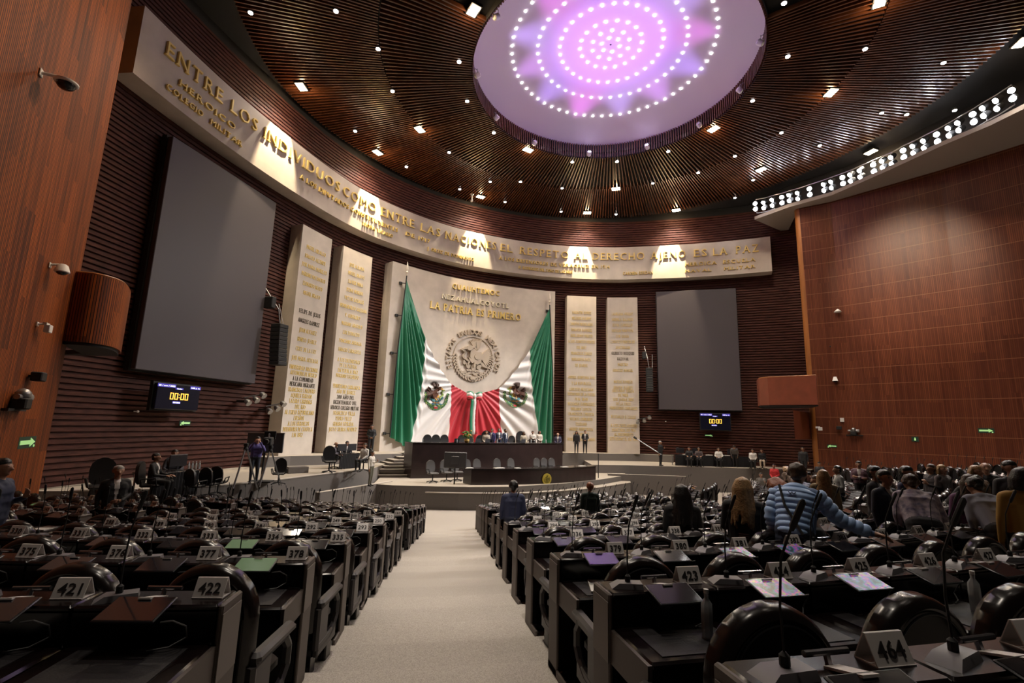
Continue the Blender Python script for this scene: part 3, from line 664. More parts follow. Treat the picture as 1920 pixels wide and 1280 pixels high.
# balconies
M_balc = M_woodL
def balcony(name, arc, z0, z1, back, m, label, cap):
    root = empty(name, (arc[0].x, arc[0].y, z0)); b = -root.location
    u = [0]
    for p, q in zip(arc, arc[1:]): u.append(u[-1] + (q - p).length)
    zs = (z0, z1); o = sheet('parapet', [[(p.x, p.y, z) for p in arc] for z in zs], m, [(u[i], z) for z in zs for i in range(len(arc))], .12); o.parent = root; o.location = b
    pl = [(p.x, p.y) for p in arc] + back; mb = MB(); mb.prism(pl, z0 - .08, z0 + .06); o = mb.build('deck', M_black, root); o.location = b
    mb = MB(); mb.tube([Vector((p.x, p.y, z1 + .03)) for p in arc], .04, 6); o = mb.build('coping', cap, root); o.location = b
    tag(root, label, 'balcony'); return root
def smooth_arc(A):
    out = []
    for i in range(len(A) - 1):
        p0, p1, p2, p3 = A[max(i - 1, 0)], A[i], A[i + 1], A[min(i + 2, len(A) - 1)]
        for k in range(5):
            t = k / 5; out.append(((p1 * 2) + (p2 - p0) * t + (p0 * 2 - p1 * 5 + p2 * 4 - p3) * t * t + (p1 * 3 - p0 - p2 * 3 + p3) * t ** 3) * .5)
    return out + [A[-1]]
def bal_left():
    d = 14.6; zt = atd(143, 505, 17.4).z; zb = atd(118, 632, 17.4).z
    A = [atd(x, y, r) for x, y, r in ((141, 505, 17.9), (175, 515, 17.7), (205, 527, 17.8), (228, 538, 18.2), (239, 548, 19.0), (241, 552, 20.0))]
    arc = [Vector((p.x, p.y, 0)) for p in A]; arc = smooth_arc(arc)
    balcony('balcony', arc, zb - .05, zt, [(arc[-1].x - 2.4, arc[-1].y + .2), (arc[0].x - 1.2, arc[0].y + 2.0)], M_woodL, 'dark wooden balcony with rounded front beside the left screen', M_edge)
bal_left()
def bal_right():
    A = [atd(x, y, r) for x, y, r in ((1420, 710, 38.4), (1423, 709, 37.2), (1440, 708, 36.6), (1462, 707, 36.4), (1530, 706, 36.0))]
    arc = [Vector((p.x, p.y, 0)) for p in A]; zt = atd(1460, 707, 36.4).z; zb = atd(1460, 759, 36.4).z
    balcony('balcony', arc, zb, zt, [(arc[-1].x + 1.0, arc[-1].y + 2.2), (arc[0].x + 1.2, arc[0].y + 1.8)], mat('red_brown_panel', (.20, .052, .026), .4, var=.12, vscale=2), 'reddish wooden balcony below the right edge of the right screen', M_edge)
bal_right()
# ================================================================== stage
def plan_block(name, poly, z0, z1, mats, top=0, side=1, parent=None):
    b = MB(); n = len(poly); vs = [(x, y, z0) for x, y in poly] + [(x, y, z1) for x, y in poly]
    b.add(vs, [tuple(range(n, 2 * n))], top); b.add(vs, [(i, (i + 1) % n, n + (i + 1) % n, n + i) for i in range(n)], side)
    return b.build(name, mats, parent)
def pl(pts, z): return [tuple(atz(x, y, z)[:2]) for x, y in pts]
def wallpl(pxa, pxb, n=14, off=-.94):
    sa, sb = hit(*pxa, off)[0], hit(*pxb, off)[0]; return [tuple(wall_pt(s, off)[:2]) for s in np.linspace(sa, sb, n)]
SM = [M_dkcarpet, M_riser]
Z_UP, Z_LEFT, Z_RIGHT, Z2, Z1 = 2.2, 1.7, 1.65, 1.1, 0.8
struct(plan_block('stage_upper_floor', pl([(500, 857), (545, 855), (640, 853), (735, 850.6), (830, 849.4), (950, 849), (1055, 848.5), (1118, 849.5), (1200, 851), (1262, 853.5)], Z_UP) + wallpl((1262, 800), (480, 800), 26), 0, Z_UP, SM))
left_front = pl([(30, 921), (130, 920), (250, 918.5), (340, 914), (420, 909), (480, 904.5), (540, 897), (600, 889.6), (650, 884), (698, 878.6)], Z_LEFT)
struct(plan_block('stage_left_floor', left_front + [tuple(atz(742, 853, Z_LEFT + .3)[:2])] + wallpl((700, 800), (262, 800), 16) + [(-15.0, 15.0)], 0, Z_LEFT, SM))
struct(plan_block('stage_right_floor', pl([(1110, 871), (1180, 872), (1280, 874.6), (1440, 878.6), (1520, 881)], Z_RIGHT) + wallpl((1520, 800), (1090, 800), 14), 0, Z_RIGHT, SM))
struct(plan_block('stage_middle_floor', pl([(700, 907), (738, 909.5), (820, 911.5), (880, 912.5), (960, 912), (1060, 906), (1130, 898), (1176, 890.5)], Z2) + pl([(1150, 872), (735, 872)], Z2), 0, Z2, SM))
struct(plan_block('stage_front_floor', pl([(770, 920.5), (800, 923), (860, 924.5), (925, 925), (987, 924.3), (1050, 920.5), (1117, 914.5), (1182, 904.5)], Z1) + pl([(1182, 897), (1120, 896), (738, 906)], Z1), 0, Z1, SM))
# bright nosing strips on the stage edges
M_nose = mat('pale_edge_strip', (.50, .45, .39), .7)
def strip(name, pts, z, w=.05, h=.05, px=True):
    P = [atz(x, y, z) for x, y in pts] if px else [Vector((x, y, z)) for x, y in pts]; b = MB(); b.tube([p + Vector((0, 0, .012)) for p in P], .035, 6); return struct(b.build(name, M_nose))
strip('trim_6', [(130, 920), (250, 918.5), (340, 914), (420, 909), (480, 904.5), (540, 897), (600, 889.6), (650, 884), (698, 878.6)], Z_LEFT)
strip('trim_7', [(770, 920.5), (800, 923), (860, 924.5), (925, 925), (987, 924.3), (1050, 920.5), (1117, 914.5), (1182, 904.5)], Z1)
# ramp walls
def lowwall(name, a, c, zt, th=.25):
    A, B = atz(*a, zt), atz(*c, zt); d = (B - A).normalized(); n = Vector((-d.y, d.x, 0)) * th
    struct(plan_block(name, [(A.x, A.y), (B.x, B.y), (B.x + n.x, B.y + n.y), (A.x + n.x, A.y + n.y)], 0, zt, [M_nose, M_riser]))
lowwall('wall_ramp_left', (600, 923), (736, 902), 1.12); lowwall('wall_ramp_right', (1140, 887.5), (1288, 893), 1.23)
# stairs
def stairs():
    ys = [890, 884, 879.4, 873.4, 867.8, 862.2, 856.2, 850.2]; xl = [705, 706, 712, 721, 731, 739, 750, 757]; xr = [803, 800, 791, 783, 774, 774, 774, 774]; b = MB()
    for k in range(8):
        z = Z2 + (Z_UP - Z2) * (k + 1) / 8; A, B = atz(xl[k], ys[k] + .3, z), atz(xr[k], ys[k], z); bk = Vector((-2.2, 3.3, 0)).normalized() * (3.4 - .34 * k)
        vs = [(p.x, p.y, zz) for zz in (z - .14 - .06 * 0, z) for p in (A, B, B + bk, A + bk)]
        b.add(vs, [(4, 5, 6, 7)], 0); b.add(vs, [(0, 1, 5, 4), (1, 2, 6, 5), (3, 0, 4, 7)], 1)
        b.tube([Vector((A.x, A.y, z + .005)), Vector((B.x, B.y, z + .005))], .022, 5, 2)
    tag(b.build('stage_stairs', [M_dkcarpet, mat('stair_riser', (.10, .088, .078), .9), M_nose]), 'eight carpeted steps rising left of the tall rostrum desk', 'stairs')
    b = MB()
    for k, (y, x0, x1) in enumerate(((933.5, 708, 768), (924.5, 712, 770), (916, 719, 772))):
        z = .2 * (k + 1); A, B = atz(x0, y, z), atz(x1, y, z); bk = Vector((-1, 3, 0)).normalized() * (1.8 - .45 * k)
        vs = [(p.x, p.y, zz) for zz in (z - .2, z) for p in (A, B, B + bk, A + bk)]
        b.add(vs, [(4, 5, 6, 7)], 0); b.add(vs, [(0, 1, 5, 4), (1, 2, 6, 5), (3, 0, 4, 7)], 1); b.tube([Vector((A.x, A.y, z + .005)), Vector((B.x, B.y, z + .005))], .022, 5, 2)
    tag(b.build('stage_steps', [M_dkcarpet, MATS['stair_riser'], M_nose]), 'three low steps climbing to the front platform from the left seats', 'stairs')
stairs()

# rostrum desks
M_ros = mat('dark_rostrum_wood', (.020, .010, .010), .35, var=.3, vscale=2, coat=.25)
def bowed(a, c, bow, n=16):
    A, B = Vector((a[0], a[1], 0)), Vector((c[0], c[1], 0)); d = (B - A); nrm = Vector((d.y, -d.x, 0)).normalized(); out = []
    for k in range(n + 1):
        t = k / n; out.append(A.lerp(B, t) + nrm * bow * (1 - (2 * t - 1) ** 2))
    return out, nrm
def rostrum(name, tl, tr, ztop, zbot, depth, bow, label):
    A, B = atz(*tl, ztop), atz(*tr, ztop); f, nrm = bowed(A, B, bow)
    poly = [(p.x, p.y) for p in f] + [(p.x - nrm.x * depth, p.y - nrm.y * depth) for p in reversed(f)]
    root = empty(name, (A.x, A.y, zbot)); o = plan_block('front_panel', poly, zbot, ztop - .05, [M_ros, M_ros], parent=root); o.location = -root.location
    big = [(p.x + nrm.x * .04, p.y + nrm.y * .04) for p in f] + [(p.x - nrm.x * (depth + .04), p.y - nrm.y * (depth + .04)) for p in reversed(f)]
    o = plan_block('desk_top', big, ztop - .05, ztop, [M_rail, M_rail], parent=root); o.location = -root.location
    tag(root, label, 'rostrum desk'); return f, nrm, root
UF, UN, up_root = rostrum('presiding_rostrum', (774, 829), (1055, 830.5), 3.05, Z2, 1.1, .55, 'tall long dark rostrum desk in front of the draped flags')
LF, LN, low_root = rostrum('secretaries_desk', (884, 878.5), (1117, 873), 1.9, Z1, .9, .75, 'low curved dark desk with round gold seal at the stage front')
def seal_badge():
    c = (LF[9] + LF[10]) / 2; c = atz(1022, 897, 1.25); k = min(range(len(LF)), key=lambda i: abs(project((LF[i].x, LF[i].y, 1.35))[0] - 1022))
    p = LF[k]; t = (LF[min(k + 1, len(LF) - 1)] - LF[max(k - 1, 0)]).normalized(); M = Matrix.Translation(-low_root.location) @ frame((p.x + LN.x * .02, p.y + LN.y * .02, 1.34), t)
    b = MB(); b.lathe([(.001, 0), (.30, 0), (.30, .03), (.25, .04), (.24, .025), (.001, .025)], 28, M=M @ Matrix.Rotation(PI / 2, 4, 'X')); b.build('gold_seal', mat('seal_gold', (.62, .50, .08), .4, metal=.5), low_root)
    b = MB()
    for poly, cc, h in EMB:
        n = len(poly); vs = [M @ Vector((x * .2, -.03 - hh, y * .2)) for hh in (0, .012 * h) for x, y in poly]
        b.add(vs, [tuple(range(n, 2 * n))] + [(i, (i + 1) % n, n + (i + 1) % n, n + i) for i in range(n)])
    b.build('seal_relief', mat('seal_dark', (.20, .17, .03), .5, metal=.4), low_root)
seal_badge()

# office chairs on the stage
M_leather = mat('black_leather', (.013, .012, .013), .42, bump=.08, bscale=60); M_greyfab = mat('grey_leather', (.09, .085, .085), .5)
def office_chair_meshes(m_seat, w=.5, bh=.62):
    b = MB(); b.box(-w / 2, w / 2, -.24, .24, .43, .52, 0, None, .035); seat = b.mesh('seat', m_seat, True)
    b = MB(); rings = []
    prof = [(0, .30), (.1, .46), (.3, .50), (.55, .50), (.78, .44), (.92, .30), (1, .10)]
    for t, q in prof: rings.append([(x * q * w / .5, .24 + .06 * math.sin(t * 2) + y, .5 + t * bh) for x, y in ((-.5, 0), (.5, 0), (.5, .08), (-.5, .08))])
    b.loft(rings); back = b.mesh('backrest', m_seat, True)
    arms = []
    for s in (-1, 1): b = MB(); b.tube([(s * w / 2, .2, .46), (s * (w / 2 + .06), .2, .66), (s * (w / 2 + .06), -.16, .68), (s * w / 2, -.18, .48)], .022, 6); arms.append(('armrest', b.mesh('armrest', M_black, True)))
    b = MB(); b.tube([(0, 0, .08), (0, 0, .44)], .03, 8)
    for k in range(5): a = k * 2 * PI / 5; b.tube([(0, 0, .1), (.28 * math.cos(a), .28 * math.sin(a), .05)], .02, 6); b.ball((.29 * math.cos(a), .29 * math.sin(a), .03), .03, 0, 6)
    base = b.mesh('swivel_base', M_black, True); return [('seat', seat), ('backrest', back), ('swivel_base', base)] + arms
_oc = {}
def office_chair(p, rz, label, kind='black', group=None, scale=1.0):      # local -y faces forward
    if kind not in _oc: _oc[kind] = office_chair_meshes(M_leather if kind == 'black' else M_greyfab)
    o = empty('office_chair', p, rz); o.scale = (scale,) * 3
    for n, me in _oc[kind]: c = bpy.data.objects.new(n, me); COL.objects.link(c); c.parent = o
    return tag(o, label, 'chair', group)
FACE = math.atan2(-UN.x, UN.y) + 0.0                      # turn so that local -y points at the hall along the desk normal
FACE = math.atan2(UN.y, UN.x) + PI / 2
ords = ['first', 'second', 'third', 'fourth', 'fifth', 'sixth', 'seventh', 'eighth', 'ninth', 'tenth', 'eleventh', 'twelfth', 'thirteenth', 'fourteenth', 'fifteenth', 'sixteenth', 'seventeenth', 'eighteenth', 'nineteenth', 'twentieth', '21st', '22nd', '23rd', '24th', '25th', '26th', '27th', '28th', '29th', '30th']
for k, px in enumerate((812, 838, 858, 880, 899, 937, 963, 1012, 1026, 1040)):
    p = atd(px, 880, 26.2 + (px - 812) * .020); p.z = Z2
    office_chair(p, FACE, 'grey round-backed chair before the tall rostrum, %s from the left' % ords[k], 'grey', 'chairs between the two rostrum desks')
for k, px in enumerate((806, 822, 838, 871, 884, 905, 946, 965, 1004)):
    p = atd(px, 829, 0.001 + 29.3 + (px - 773) * .0235); p.z = Z_UP
    office_chair(p, FACE, 'dark chair behind the tall rostrum desk, %s from the left' % ords[k], 'black', 'chairs behind the tall rostrum', 1.12)

# things standing on the rostrum
def on_front(F, N, px, back, z):
    k = min(range(len(F)), key=lambda i: abs(project((F[i].x, F[i].y, z))[0] - px)); p = F[k] - N * back; return Vector((p.x, p.y, z))
def laptop(p, rz, label, group):
    o = empty('laptop', p, rz); b = MB(); b.box(-.17, .17, -.12, .12, 0, .02, 0, None, .005); b.build('keyboard', M_black, o); b = MB(); b.box(-.17, .17, -.006, .006, 0, .23, 0, Matrix.Translation((0, -.12, .02)) @ Matrix.Rotation(.25, 4, 'X')); b.build('screen', mat('laptop_lid', (.07, .07, .08), .4), o); return tag(o, label, 'laptop', group)
for k, px in enumerate((852, 872, 893, 918, 985)): laptop(on_front(UF, UN, px, .5, 3.05), FACE, 'closed-back dark laptop on the tall rostrum, %s from the left' % ords[k], 'laptops on the rostrum')
b = MB(); b.lathe([(.03, 0), (.032, .12), (.03, .17), (.012, .2), (.013, .23)], 8); bott = b.mesh('bottle', mat('clear_plastic', (.75, .8, .82), .15, trans=.5), True); b = MB(); b.lathe([(.014, .225), (.014, .245)], 8); capm = b.mesh('cap', M_white)
def bottle(p, label, group=None):
    o = empty('water_bottle', p); 
    for n, m in (('body', bott), ('cap', capm)): c = bpy.data.objects.new(n, m); COL.objects.link(c); c.parent = o
    return tag(o, label, 'bottle', group)
for k, px in enumerate((797, 865, 940, 1000, 1030)): bottle(on_front(UF, UN, px, .35, 3.05), 'small water bottle on the tall rostrum, %s from the left' % ords[k], 'bottles on the rostrum')
M_paper = mat('paper_white', (.72, .70, .66), .7)
for k, (px, w) in enumerate(((893, .5), (935, .6), (985, .3), (1060, .45), (1100, .5))):
    b = MB(); b.box(-w / 2, w / 2, -.11, .11, 0, .02 + .01 * (k % 2)); o = b.build('papers', M_paper, None, False, on_front(LF, LN, px, .35, 1.9), FACE); tag(o, 'white papers on the low curved desk, %s from the left' % ords[k], 'papers', 'papers on the low desk')
def flower():
    p = on_front(UF, UN, 886, .45, 3.05); o = empty('flower_arrangement', p); b = MB(); b.lathe([(.10, 0), (.16, .1), (.14, .22)], 10); b.build('bowl', mat('gold_box', (.45, .28, .07), .5), o, True)
    b = MB()
    for k in range(40):
        a = R.random() * 6.3; r = R.random() * .3; z = .25 + R.random() * .4; b.ball((r * math.cos(a), r * math.sin(a), z), .05, 0, 6)
    b.build('foliage', mat('leaf_green', (.08, .22, .05), .6), o); b = MB()
    for k in range(12):
        a = R.random() * 6.3; r = .1 + R.random() * .25; b.ball((r * math.cos(a), r * math.sin(a), .4 + R.random() * .3), .05, 0, 6)
    b.build('blossoms', mat('petal_orange', (.6, .3, .06), .6), o); tag(o, 'green and orange flower arrangement in the middle of the rostrum', 'flowers')
flower()

# monitor on a stand, microphone pole
def stand_monitor():
    p = atz(851, 919, Z1); k = 40 / 907 * p.y
    o = empty('monitor_stand', p); b = MB(); b.box(-.35, .35, -.25, .25, 0, .05, 0, None, .02); b.build('base', M_black, o)
    b = MB(); b.tube([(0, 0, .03), (0, .02, 1.1)], .035, 8); b.build('pole', M_black, o)
    b = MB(); b.box(-.58, .58, -.05, .05, 1.1, 1.9, 0, None, .03); b.box(-.2, .2, -.1, -.05, 1.3, 1.7, 0, None, .02); b.build('screen', mat('monitor_back', (.05, .05, .055), .45), o)
    tag(o, 'dark monitor on a pole stand at the stage front, seen from behind', 'monitor')
    p = atz(1122, 905, Z1); o = empty('microphone_stand', p); b = MB(); b.lathe([(.28, 0), (.28, .02), (.05, .05), (.02, .06)], 16); b.build('base', M_black, o, True); b = MB(); b.tube([(0, 0, .05), (0, 0, 1.75)], .028, 8); b.build('pole', M_black, o); tag(o, 'slim black pole stand on a round foot right of the low desk', 'stand')
stand_monitor()

# tables on the side stages
def cloth_table(name, a, c, ztop, zbot, depth, label, m=M_black):
    A, B = Vector((a.x, a.y, 0)), Vector((c.x, c.y, 0)); d = (B - A); w = d.length; M = frame((A.x, A.y, 0), d); root = empty(name, (A.x, A.y, zbot)); L = Matrix.Translation(-root.location) @ M
    b = MB(); b.box(0, w, 0, depth, ztop - .04, ztop, 0, L, .01); b.build('tabletop', M_rail, root)
    b = MB(); n = 40; rows = []
    for z in (zbot + .02, ztop - .02): rows.append([L @ Vector((w * k / n, -.02 - .015 * math.sin(k * 2.1), z)) for k in range(n + 1)])
    b.grid(rows); b.build('cloth_skirt', mat('black_cloth', (.008, .008, .010), .9), root)
    for x in (.06, w - .06):
        for y in (.08, depth - .08): b = MB(); b.tube([L @ Vector((x, y, zbot)), L @ Vector((x, y, ztop - .04))], .025, 6); b.build('leg', M_metal, root)
    tag(root, label, 'table'); return M, w
a = atz(1266, 873.5, Z_RIGHT); a = a + a.normalized() * .5; a.z = Z_RIGHT; c = atz(1417, 877.5, Z_RIGHT); c = c + Vector((c.x, c.y, 0)).normalized() * .6
RT_M, RT_W = cloth_table('press_table', a, c, Z_RIGHT + .76, Z_RIGHT, .8, 'long black draped table on the right side of the stage')
LT_A = atd(290, 870, 17.6); LT_B = atd(375, 868, 18.6)
LT_M, LT_W = cloth_table('stenographers_table', LT_A, LT_B, Z_LEFT + .76, Z_LEFT, .8, 'black table with two seated men on the left stage')
CT_A = atd(637, 868, 26.6); CT_B = atd(676, 867, 27.6)
CT_M, CT_W = cloth_table('control_table', CT_A, CT_B, Z_LEFT + .76, Z_LEFT, .7, 'dark table with monitors left of the stage stairs')
def monitor(p, rz, label, w=.6, h=.36, group=None, pane=None):
    o = empty('monitor', p, rz); b = MB(); b.box(-.12, .12, -.09, .09, 0, .015); b.tube([(0, .02, .01), (0, .02, .2)], .02, 6); b.build('stand', M_black, o); b = MB(); b.box(-w / 2, w / 2, -.02, .02, .12, .12 + h, 0, None, .01); b.build('panel', pane or mat('monitor_dark', (.03, .03, .035), .3), o); return tag(o, label, 'monitor', group)
for k, (M, x, lab) in enumerate(((CT_M, .35, 'left one of the two monitors on the dark control table'), (CT_M, 1.05, 'right one of the two monitors on the dark control table'), (LT_M, 1.0, 'monitor before the second man at the left stage table'), (RT_M, .5, 'monitor at the left end of the long draped table'), (RT_M, 1.7, 'monitor left of the middle of the long draped table'), (RT_M, 4.3, 'monitor right of the middle of the long draped table'))):
    p = M @ Vector((x, .3, 0)); z = (Z_LEFT if k < 3 else Z_RIGHT) + .76; monitor((p.x, p.y, z), math.atan2(M[1][0], M[0][0]), lab, group='monitors on the side tables')
for k in range(4):
    p = LT_M @ Vector((1.35 + .13 * k, .25, 0)); bottle((p.x, p.y, Z_LEFT + .76), 'clear water bottle on the left stage table', 'bottles on the left stage table')
for k, x in enumerate((.9, 2.6, 3.4, 3.9)):
    p = RT_M @ Vector((x, .2, 0)); b = MB(); b.box(-.22, .22, -.1, .1, 0, .06); o = b.build('papers', M_paper, None, False, (p.x, p.y, Z_RIGHT + .76), math.atan2(RT_M[1][0], RT_M[0][0])); tag(o, 'white papers on the long draped table, %s from the left' % ords[k], 'papers', 'papers on the draped table')
def pframe(px, py, d, z): p = atd(px, py, d); p.z = z; return p
# office and stacking chairs on the left stage
office_chair(pframe(196, 880, 16.9, Z_LEFT), .75, 'big black leather armchair against the wall left of the tables', 'black', None, 1.12)
for k, (px, d) in enumerate(((372, 17.6), (398, 18.0), (413, 18.4))): office_chair(pframe(px, 880, d, Z_LEFT), 2.9 + .2 * k, 'black chair right of the stenographers table, %s from the left' % ords[k], 'black', 'chairs right of the stenographers table', .8)
office_chair(pframe(524, 880, 20.6, Z_LEFT), .3, 'black chair right of the standing cameraman', 'black', None, .85); office_chair(pframe(618, 868, 24.8, Z_LEFT), .5, 'black chair turned away before the control table', 'black', None, 1.1)
def crate(px, py, d, z, w, dp, h, m, name, label, cat, rz=.2):
    b = MB(); b.box(-w / 2, w / 2, -dp / 2, dp / 2, 0, h, 0, None, .01); b.box(-w / 2, w / 2, -.01, .01, h, h + .004); o = b.build(name, m, None, False, pframe(px, py, d, z), rz); return tag(o, label, cat)
M_card = mat('cardboard', (.36, .20, .075), .8, var=.12, vscale=5)
def carton():
    o = empty('cardboard_box', pframe(150, 912, 15.2, Z_LEFT), .35); b = MB(); b.box(-.42, .42, -.22, .22, 0, .30); b.build('body', M_card, o)
    for s, a in ((-1, .25), (1, -.4)): b = MB(); b.box(-.42, .42, 0, .2, 0, .008, 0, Matrix.Translation((0, s * .22, .30)) @ Matrix.Rotation(a if s > 0 else PI - a, 4, 'X')); b.build('flap', M_card, o)
    tag(o, 'open brown cardboard box on the left end of the stage', 'box')
carton()
crate(266, 912, 15.7, Z_LEFT, .38, .3, .26, M_black, 'stage_speaker', 'small black speaker box on the stage behind the grey-haired man', 'speaker')
crate(556, 884, 25, Z_LEFT, .9, .5, .28, M_riser, 'stage_step', 'single grey carpeted step against the upper platform', 'step', .75)
# tripod, TV camera and big monitor of the camera crew
def tripod(p, h, label):
    o = empty('camera_tripod', p)
    for k in range(3):
        a = k * 2 * PI / 3 + .5; b = MB(); b.tube([(.04 * math.cos(a), .04 * math.sin(a), h), (.28 * math.cos(a), .28 * math.sin(a), h * .45), (.5 * math.cos(a), .5 * math.sin(a), 0)], [.03, .026, .02], 6); b.build('leg', M_metal, o)
    b = MB(); b.lathe([(.06, h - .06), (.08, h), (.05, h + .08)], 10); b.box(-.07, .07, -.06, .06, h + .08, h + .2, 0, None, .02); b.build('head', M_black, o)
    return tag(o, label, 'tripod')
tripod(pframe(455, 890, 19.6, Z_LEFT), 1.35, 'silver camera tripod standing on the left stage')
tripod(pframe(502, 890, 20.2, Z_LEFT), 1.25, 'dark tripod carrying the broadcast camera').children[0]
def tv_camera():
    o = empty('television_camera', pframe(502, 840, 20.2, Z_LEFT + 1.46), .3); b = MB(); b.box(-.14, .14, -.3, .3, 0, .28, 0, None, .03); b.build('body', M_black, o, True); b = MB(); b.lathe([(.07, 0), (.09, .1), (.08, .28)], 12, M=Matrix.Translation((0, -.28, .14)) @ Matrix.Rotation(PI / 2, 4, 'X')); b.build('lens', M_black, o, True)
    b = MB(); b.box(-.2, .2, .2, .26, .2, .5, 0, None, .01); b.build('viewfinder', M_black, o); b = MB(); b.tube([(0, -.1, .28), (0, -.12, .4), (0, .12, .4), (0, .1, .28)], .016, 6); b.build('handle', M_metal, o); tag(o, 'black broadcast camera on the tripod in front of the cameraman', 'camera')
tv_camera()
def big_monitor():
    o = empty('large_monitor', pframe(491, 890, 21.6, Z_LEFT), .2); b = MB(); b.box(-.66, .66, -.05, .05, 1.1, 1.86, 0, None, .02); b.build('panel', mat('monitor_grey', (.07, .075, .08), .3), o); b = MB(); b.box(-.67, .67, -.055, .055, 1.84, 1.88); b.build('top_edge', M_metal, o); b = MB(); b.tube([(0, 0, 0), (0, 0, 1.2)], .04, 8); b.box(-.4, .4, -.3, .3, 0, .05); b.build('stand', M_black, o); tag(o, 'large grey monitor on a stand behind the cameraman', 'monitor')
big_monitor()
# ================================================================== seating
M_desk = mat('black_desk_lacquer', (.004, .0026, .0026), .14, spec=.28)
M_desktop = mat('dark_desk_top', (.008, .0045, .0045), .20, spec=.32, var=.3, vscale=6)
M_pad = mat('grey_desk_pad', (.018, .016, .018), .55, spec=.3, bump=.1, bscale=90)
M_endp = mat('brown_grey_end_panel', (.085, .066, .056), .5)
M_plaq = mat('end_plaque', (.16, .135, .12), .5)
M_rim = mat('brown_black_leather_rim', (.010, .006, .005), .22, spec=.45)
M_cback = mat('black_chair_leather', (.007, .007, .008), .42, spec=.3)
M_arm = mat('dark_grey_armrest', (.045, .040, .042), .42)
M_sign = mat('pale_sign_board', (.78, .73, .70), .55)
M_ink = mat('sign_ink', (.02, .017, .017), .6)
M_micb = mat('grey_microphone_base', (.17, .16, .17), .45)
M_tabf = mat('tablet_black', (.010, .010, .012), .3)
M_tabs = mat('tablet_glass', (.014, .013, .016), .08, coat=.6)
M_tabg = mat('tablet_green_glass', (.03, .05, .03), .15, emit=(.24, .34, .17), estr=.24)  # glass with one even green emission
M_tabr = mat('tablet_painted_rainbow', (.012, .012, .014), .2, spec=.3)  # rainbow reflection on the glass, painted as emissive coloured noise
def _rainbow_reflection(m):
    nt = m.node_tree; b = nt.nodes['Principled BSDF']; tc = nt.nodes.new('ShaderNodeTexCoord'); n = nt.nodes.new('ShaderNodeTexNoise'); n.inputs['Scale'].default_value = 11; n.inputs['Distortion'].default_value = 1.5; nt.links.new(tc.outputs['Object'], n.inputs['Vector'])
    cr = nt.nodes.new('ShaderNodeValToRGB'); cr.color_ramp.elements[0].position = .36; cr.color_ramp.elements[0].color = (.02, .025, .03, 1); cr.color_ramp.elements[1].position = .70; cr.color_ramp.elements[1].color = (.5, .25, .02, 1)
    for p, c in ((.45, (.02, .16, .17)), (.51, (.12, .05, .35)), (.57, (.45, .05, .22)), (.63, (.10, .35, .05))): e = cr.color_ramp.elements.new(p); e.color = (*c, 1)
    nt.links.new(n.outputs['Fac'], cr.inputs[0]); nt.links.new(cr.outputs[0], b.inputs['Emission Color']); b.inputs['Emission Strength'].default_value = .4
_rainbow_reflection(M_tabr)
M_tabv = mat('tablet_painted_violet_reflection', (.06, .025, .14), .12, coat=.4)  # violet reflection of the dome painted into the glass colour
M_cable = mat('cable_grey', (.10, .10, .10), .5)

def desk_parts():
    out = []
    b = MB(); b.box(-.325, .325, -.10, .11, .06, .885); b.box(-.33, .33, -.15, .13, 0, .07, 0, None, .012); out.append(('carcass', b, M_desk))
    b = MB(); b.box(-.332, .332, -.10, .125, .885, .915, 0, None, .01); out.append(('top_shelf', b, M_desktop))
    b = MB(); b.box(-.328, .328, -.52, -.10, .70, .74, 0, None, .012); b.box(-.32, .32, -.50, -.48, .58, .705); b.box(-.322, -.30, -.50, -.10, .56, .705); b.box(.30, .322, -.50, -.10, .56, .705); out.append(('writing_top', b, M_desktop))
    b = MB(); b.box(-.24, .24, -.47, -.15, .74, .744); out.append(('writing_pad', b, M_pad))
    return out
def end_parts(side):
    b = MB(); x0, x1 = (.330, .356) if side > 0 else (-.356, -.330); b.box(x0, x1, -.10, .125, 0, .915, 0, None, .008); b.box(x0 - .0, x1 + .0, -.30, .13, 0, .07, 0, None, .01)
    c = MB(); xa, xb = (.356, .361) if side > 0 else (-.361, -.356); c.box(xa, xb, -.10, .11, .56, .87)
    d = MB(); xc, xd = (.322, .345) if side > 0 else (-.345, -.322); d.loft([[(x, y, z) for y, z in ((-.52, .56), (-.10, .56), (-.10, .73), (-.52, .73))] for x in (xc, xd)])
    return [('end_panel', b, M_endp), ('plaque', c, M_plaq), ('side_apron', d, M_endp)]
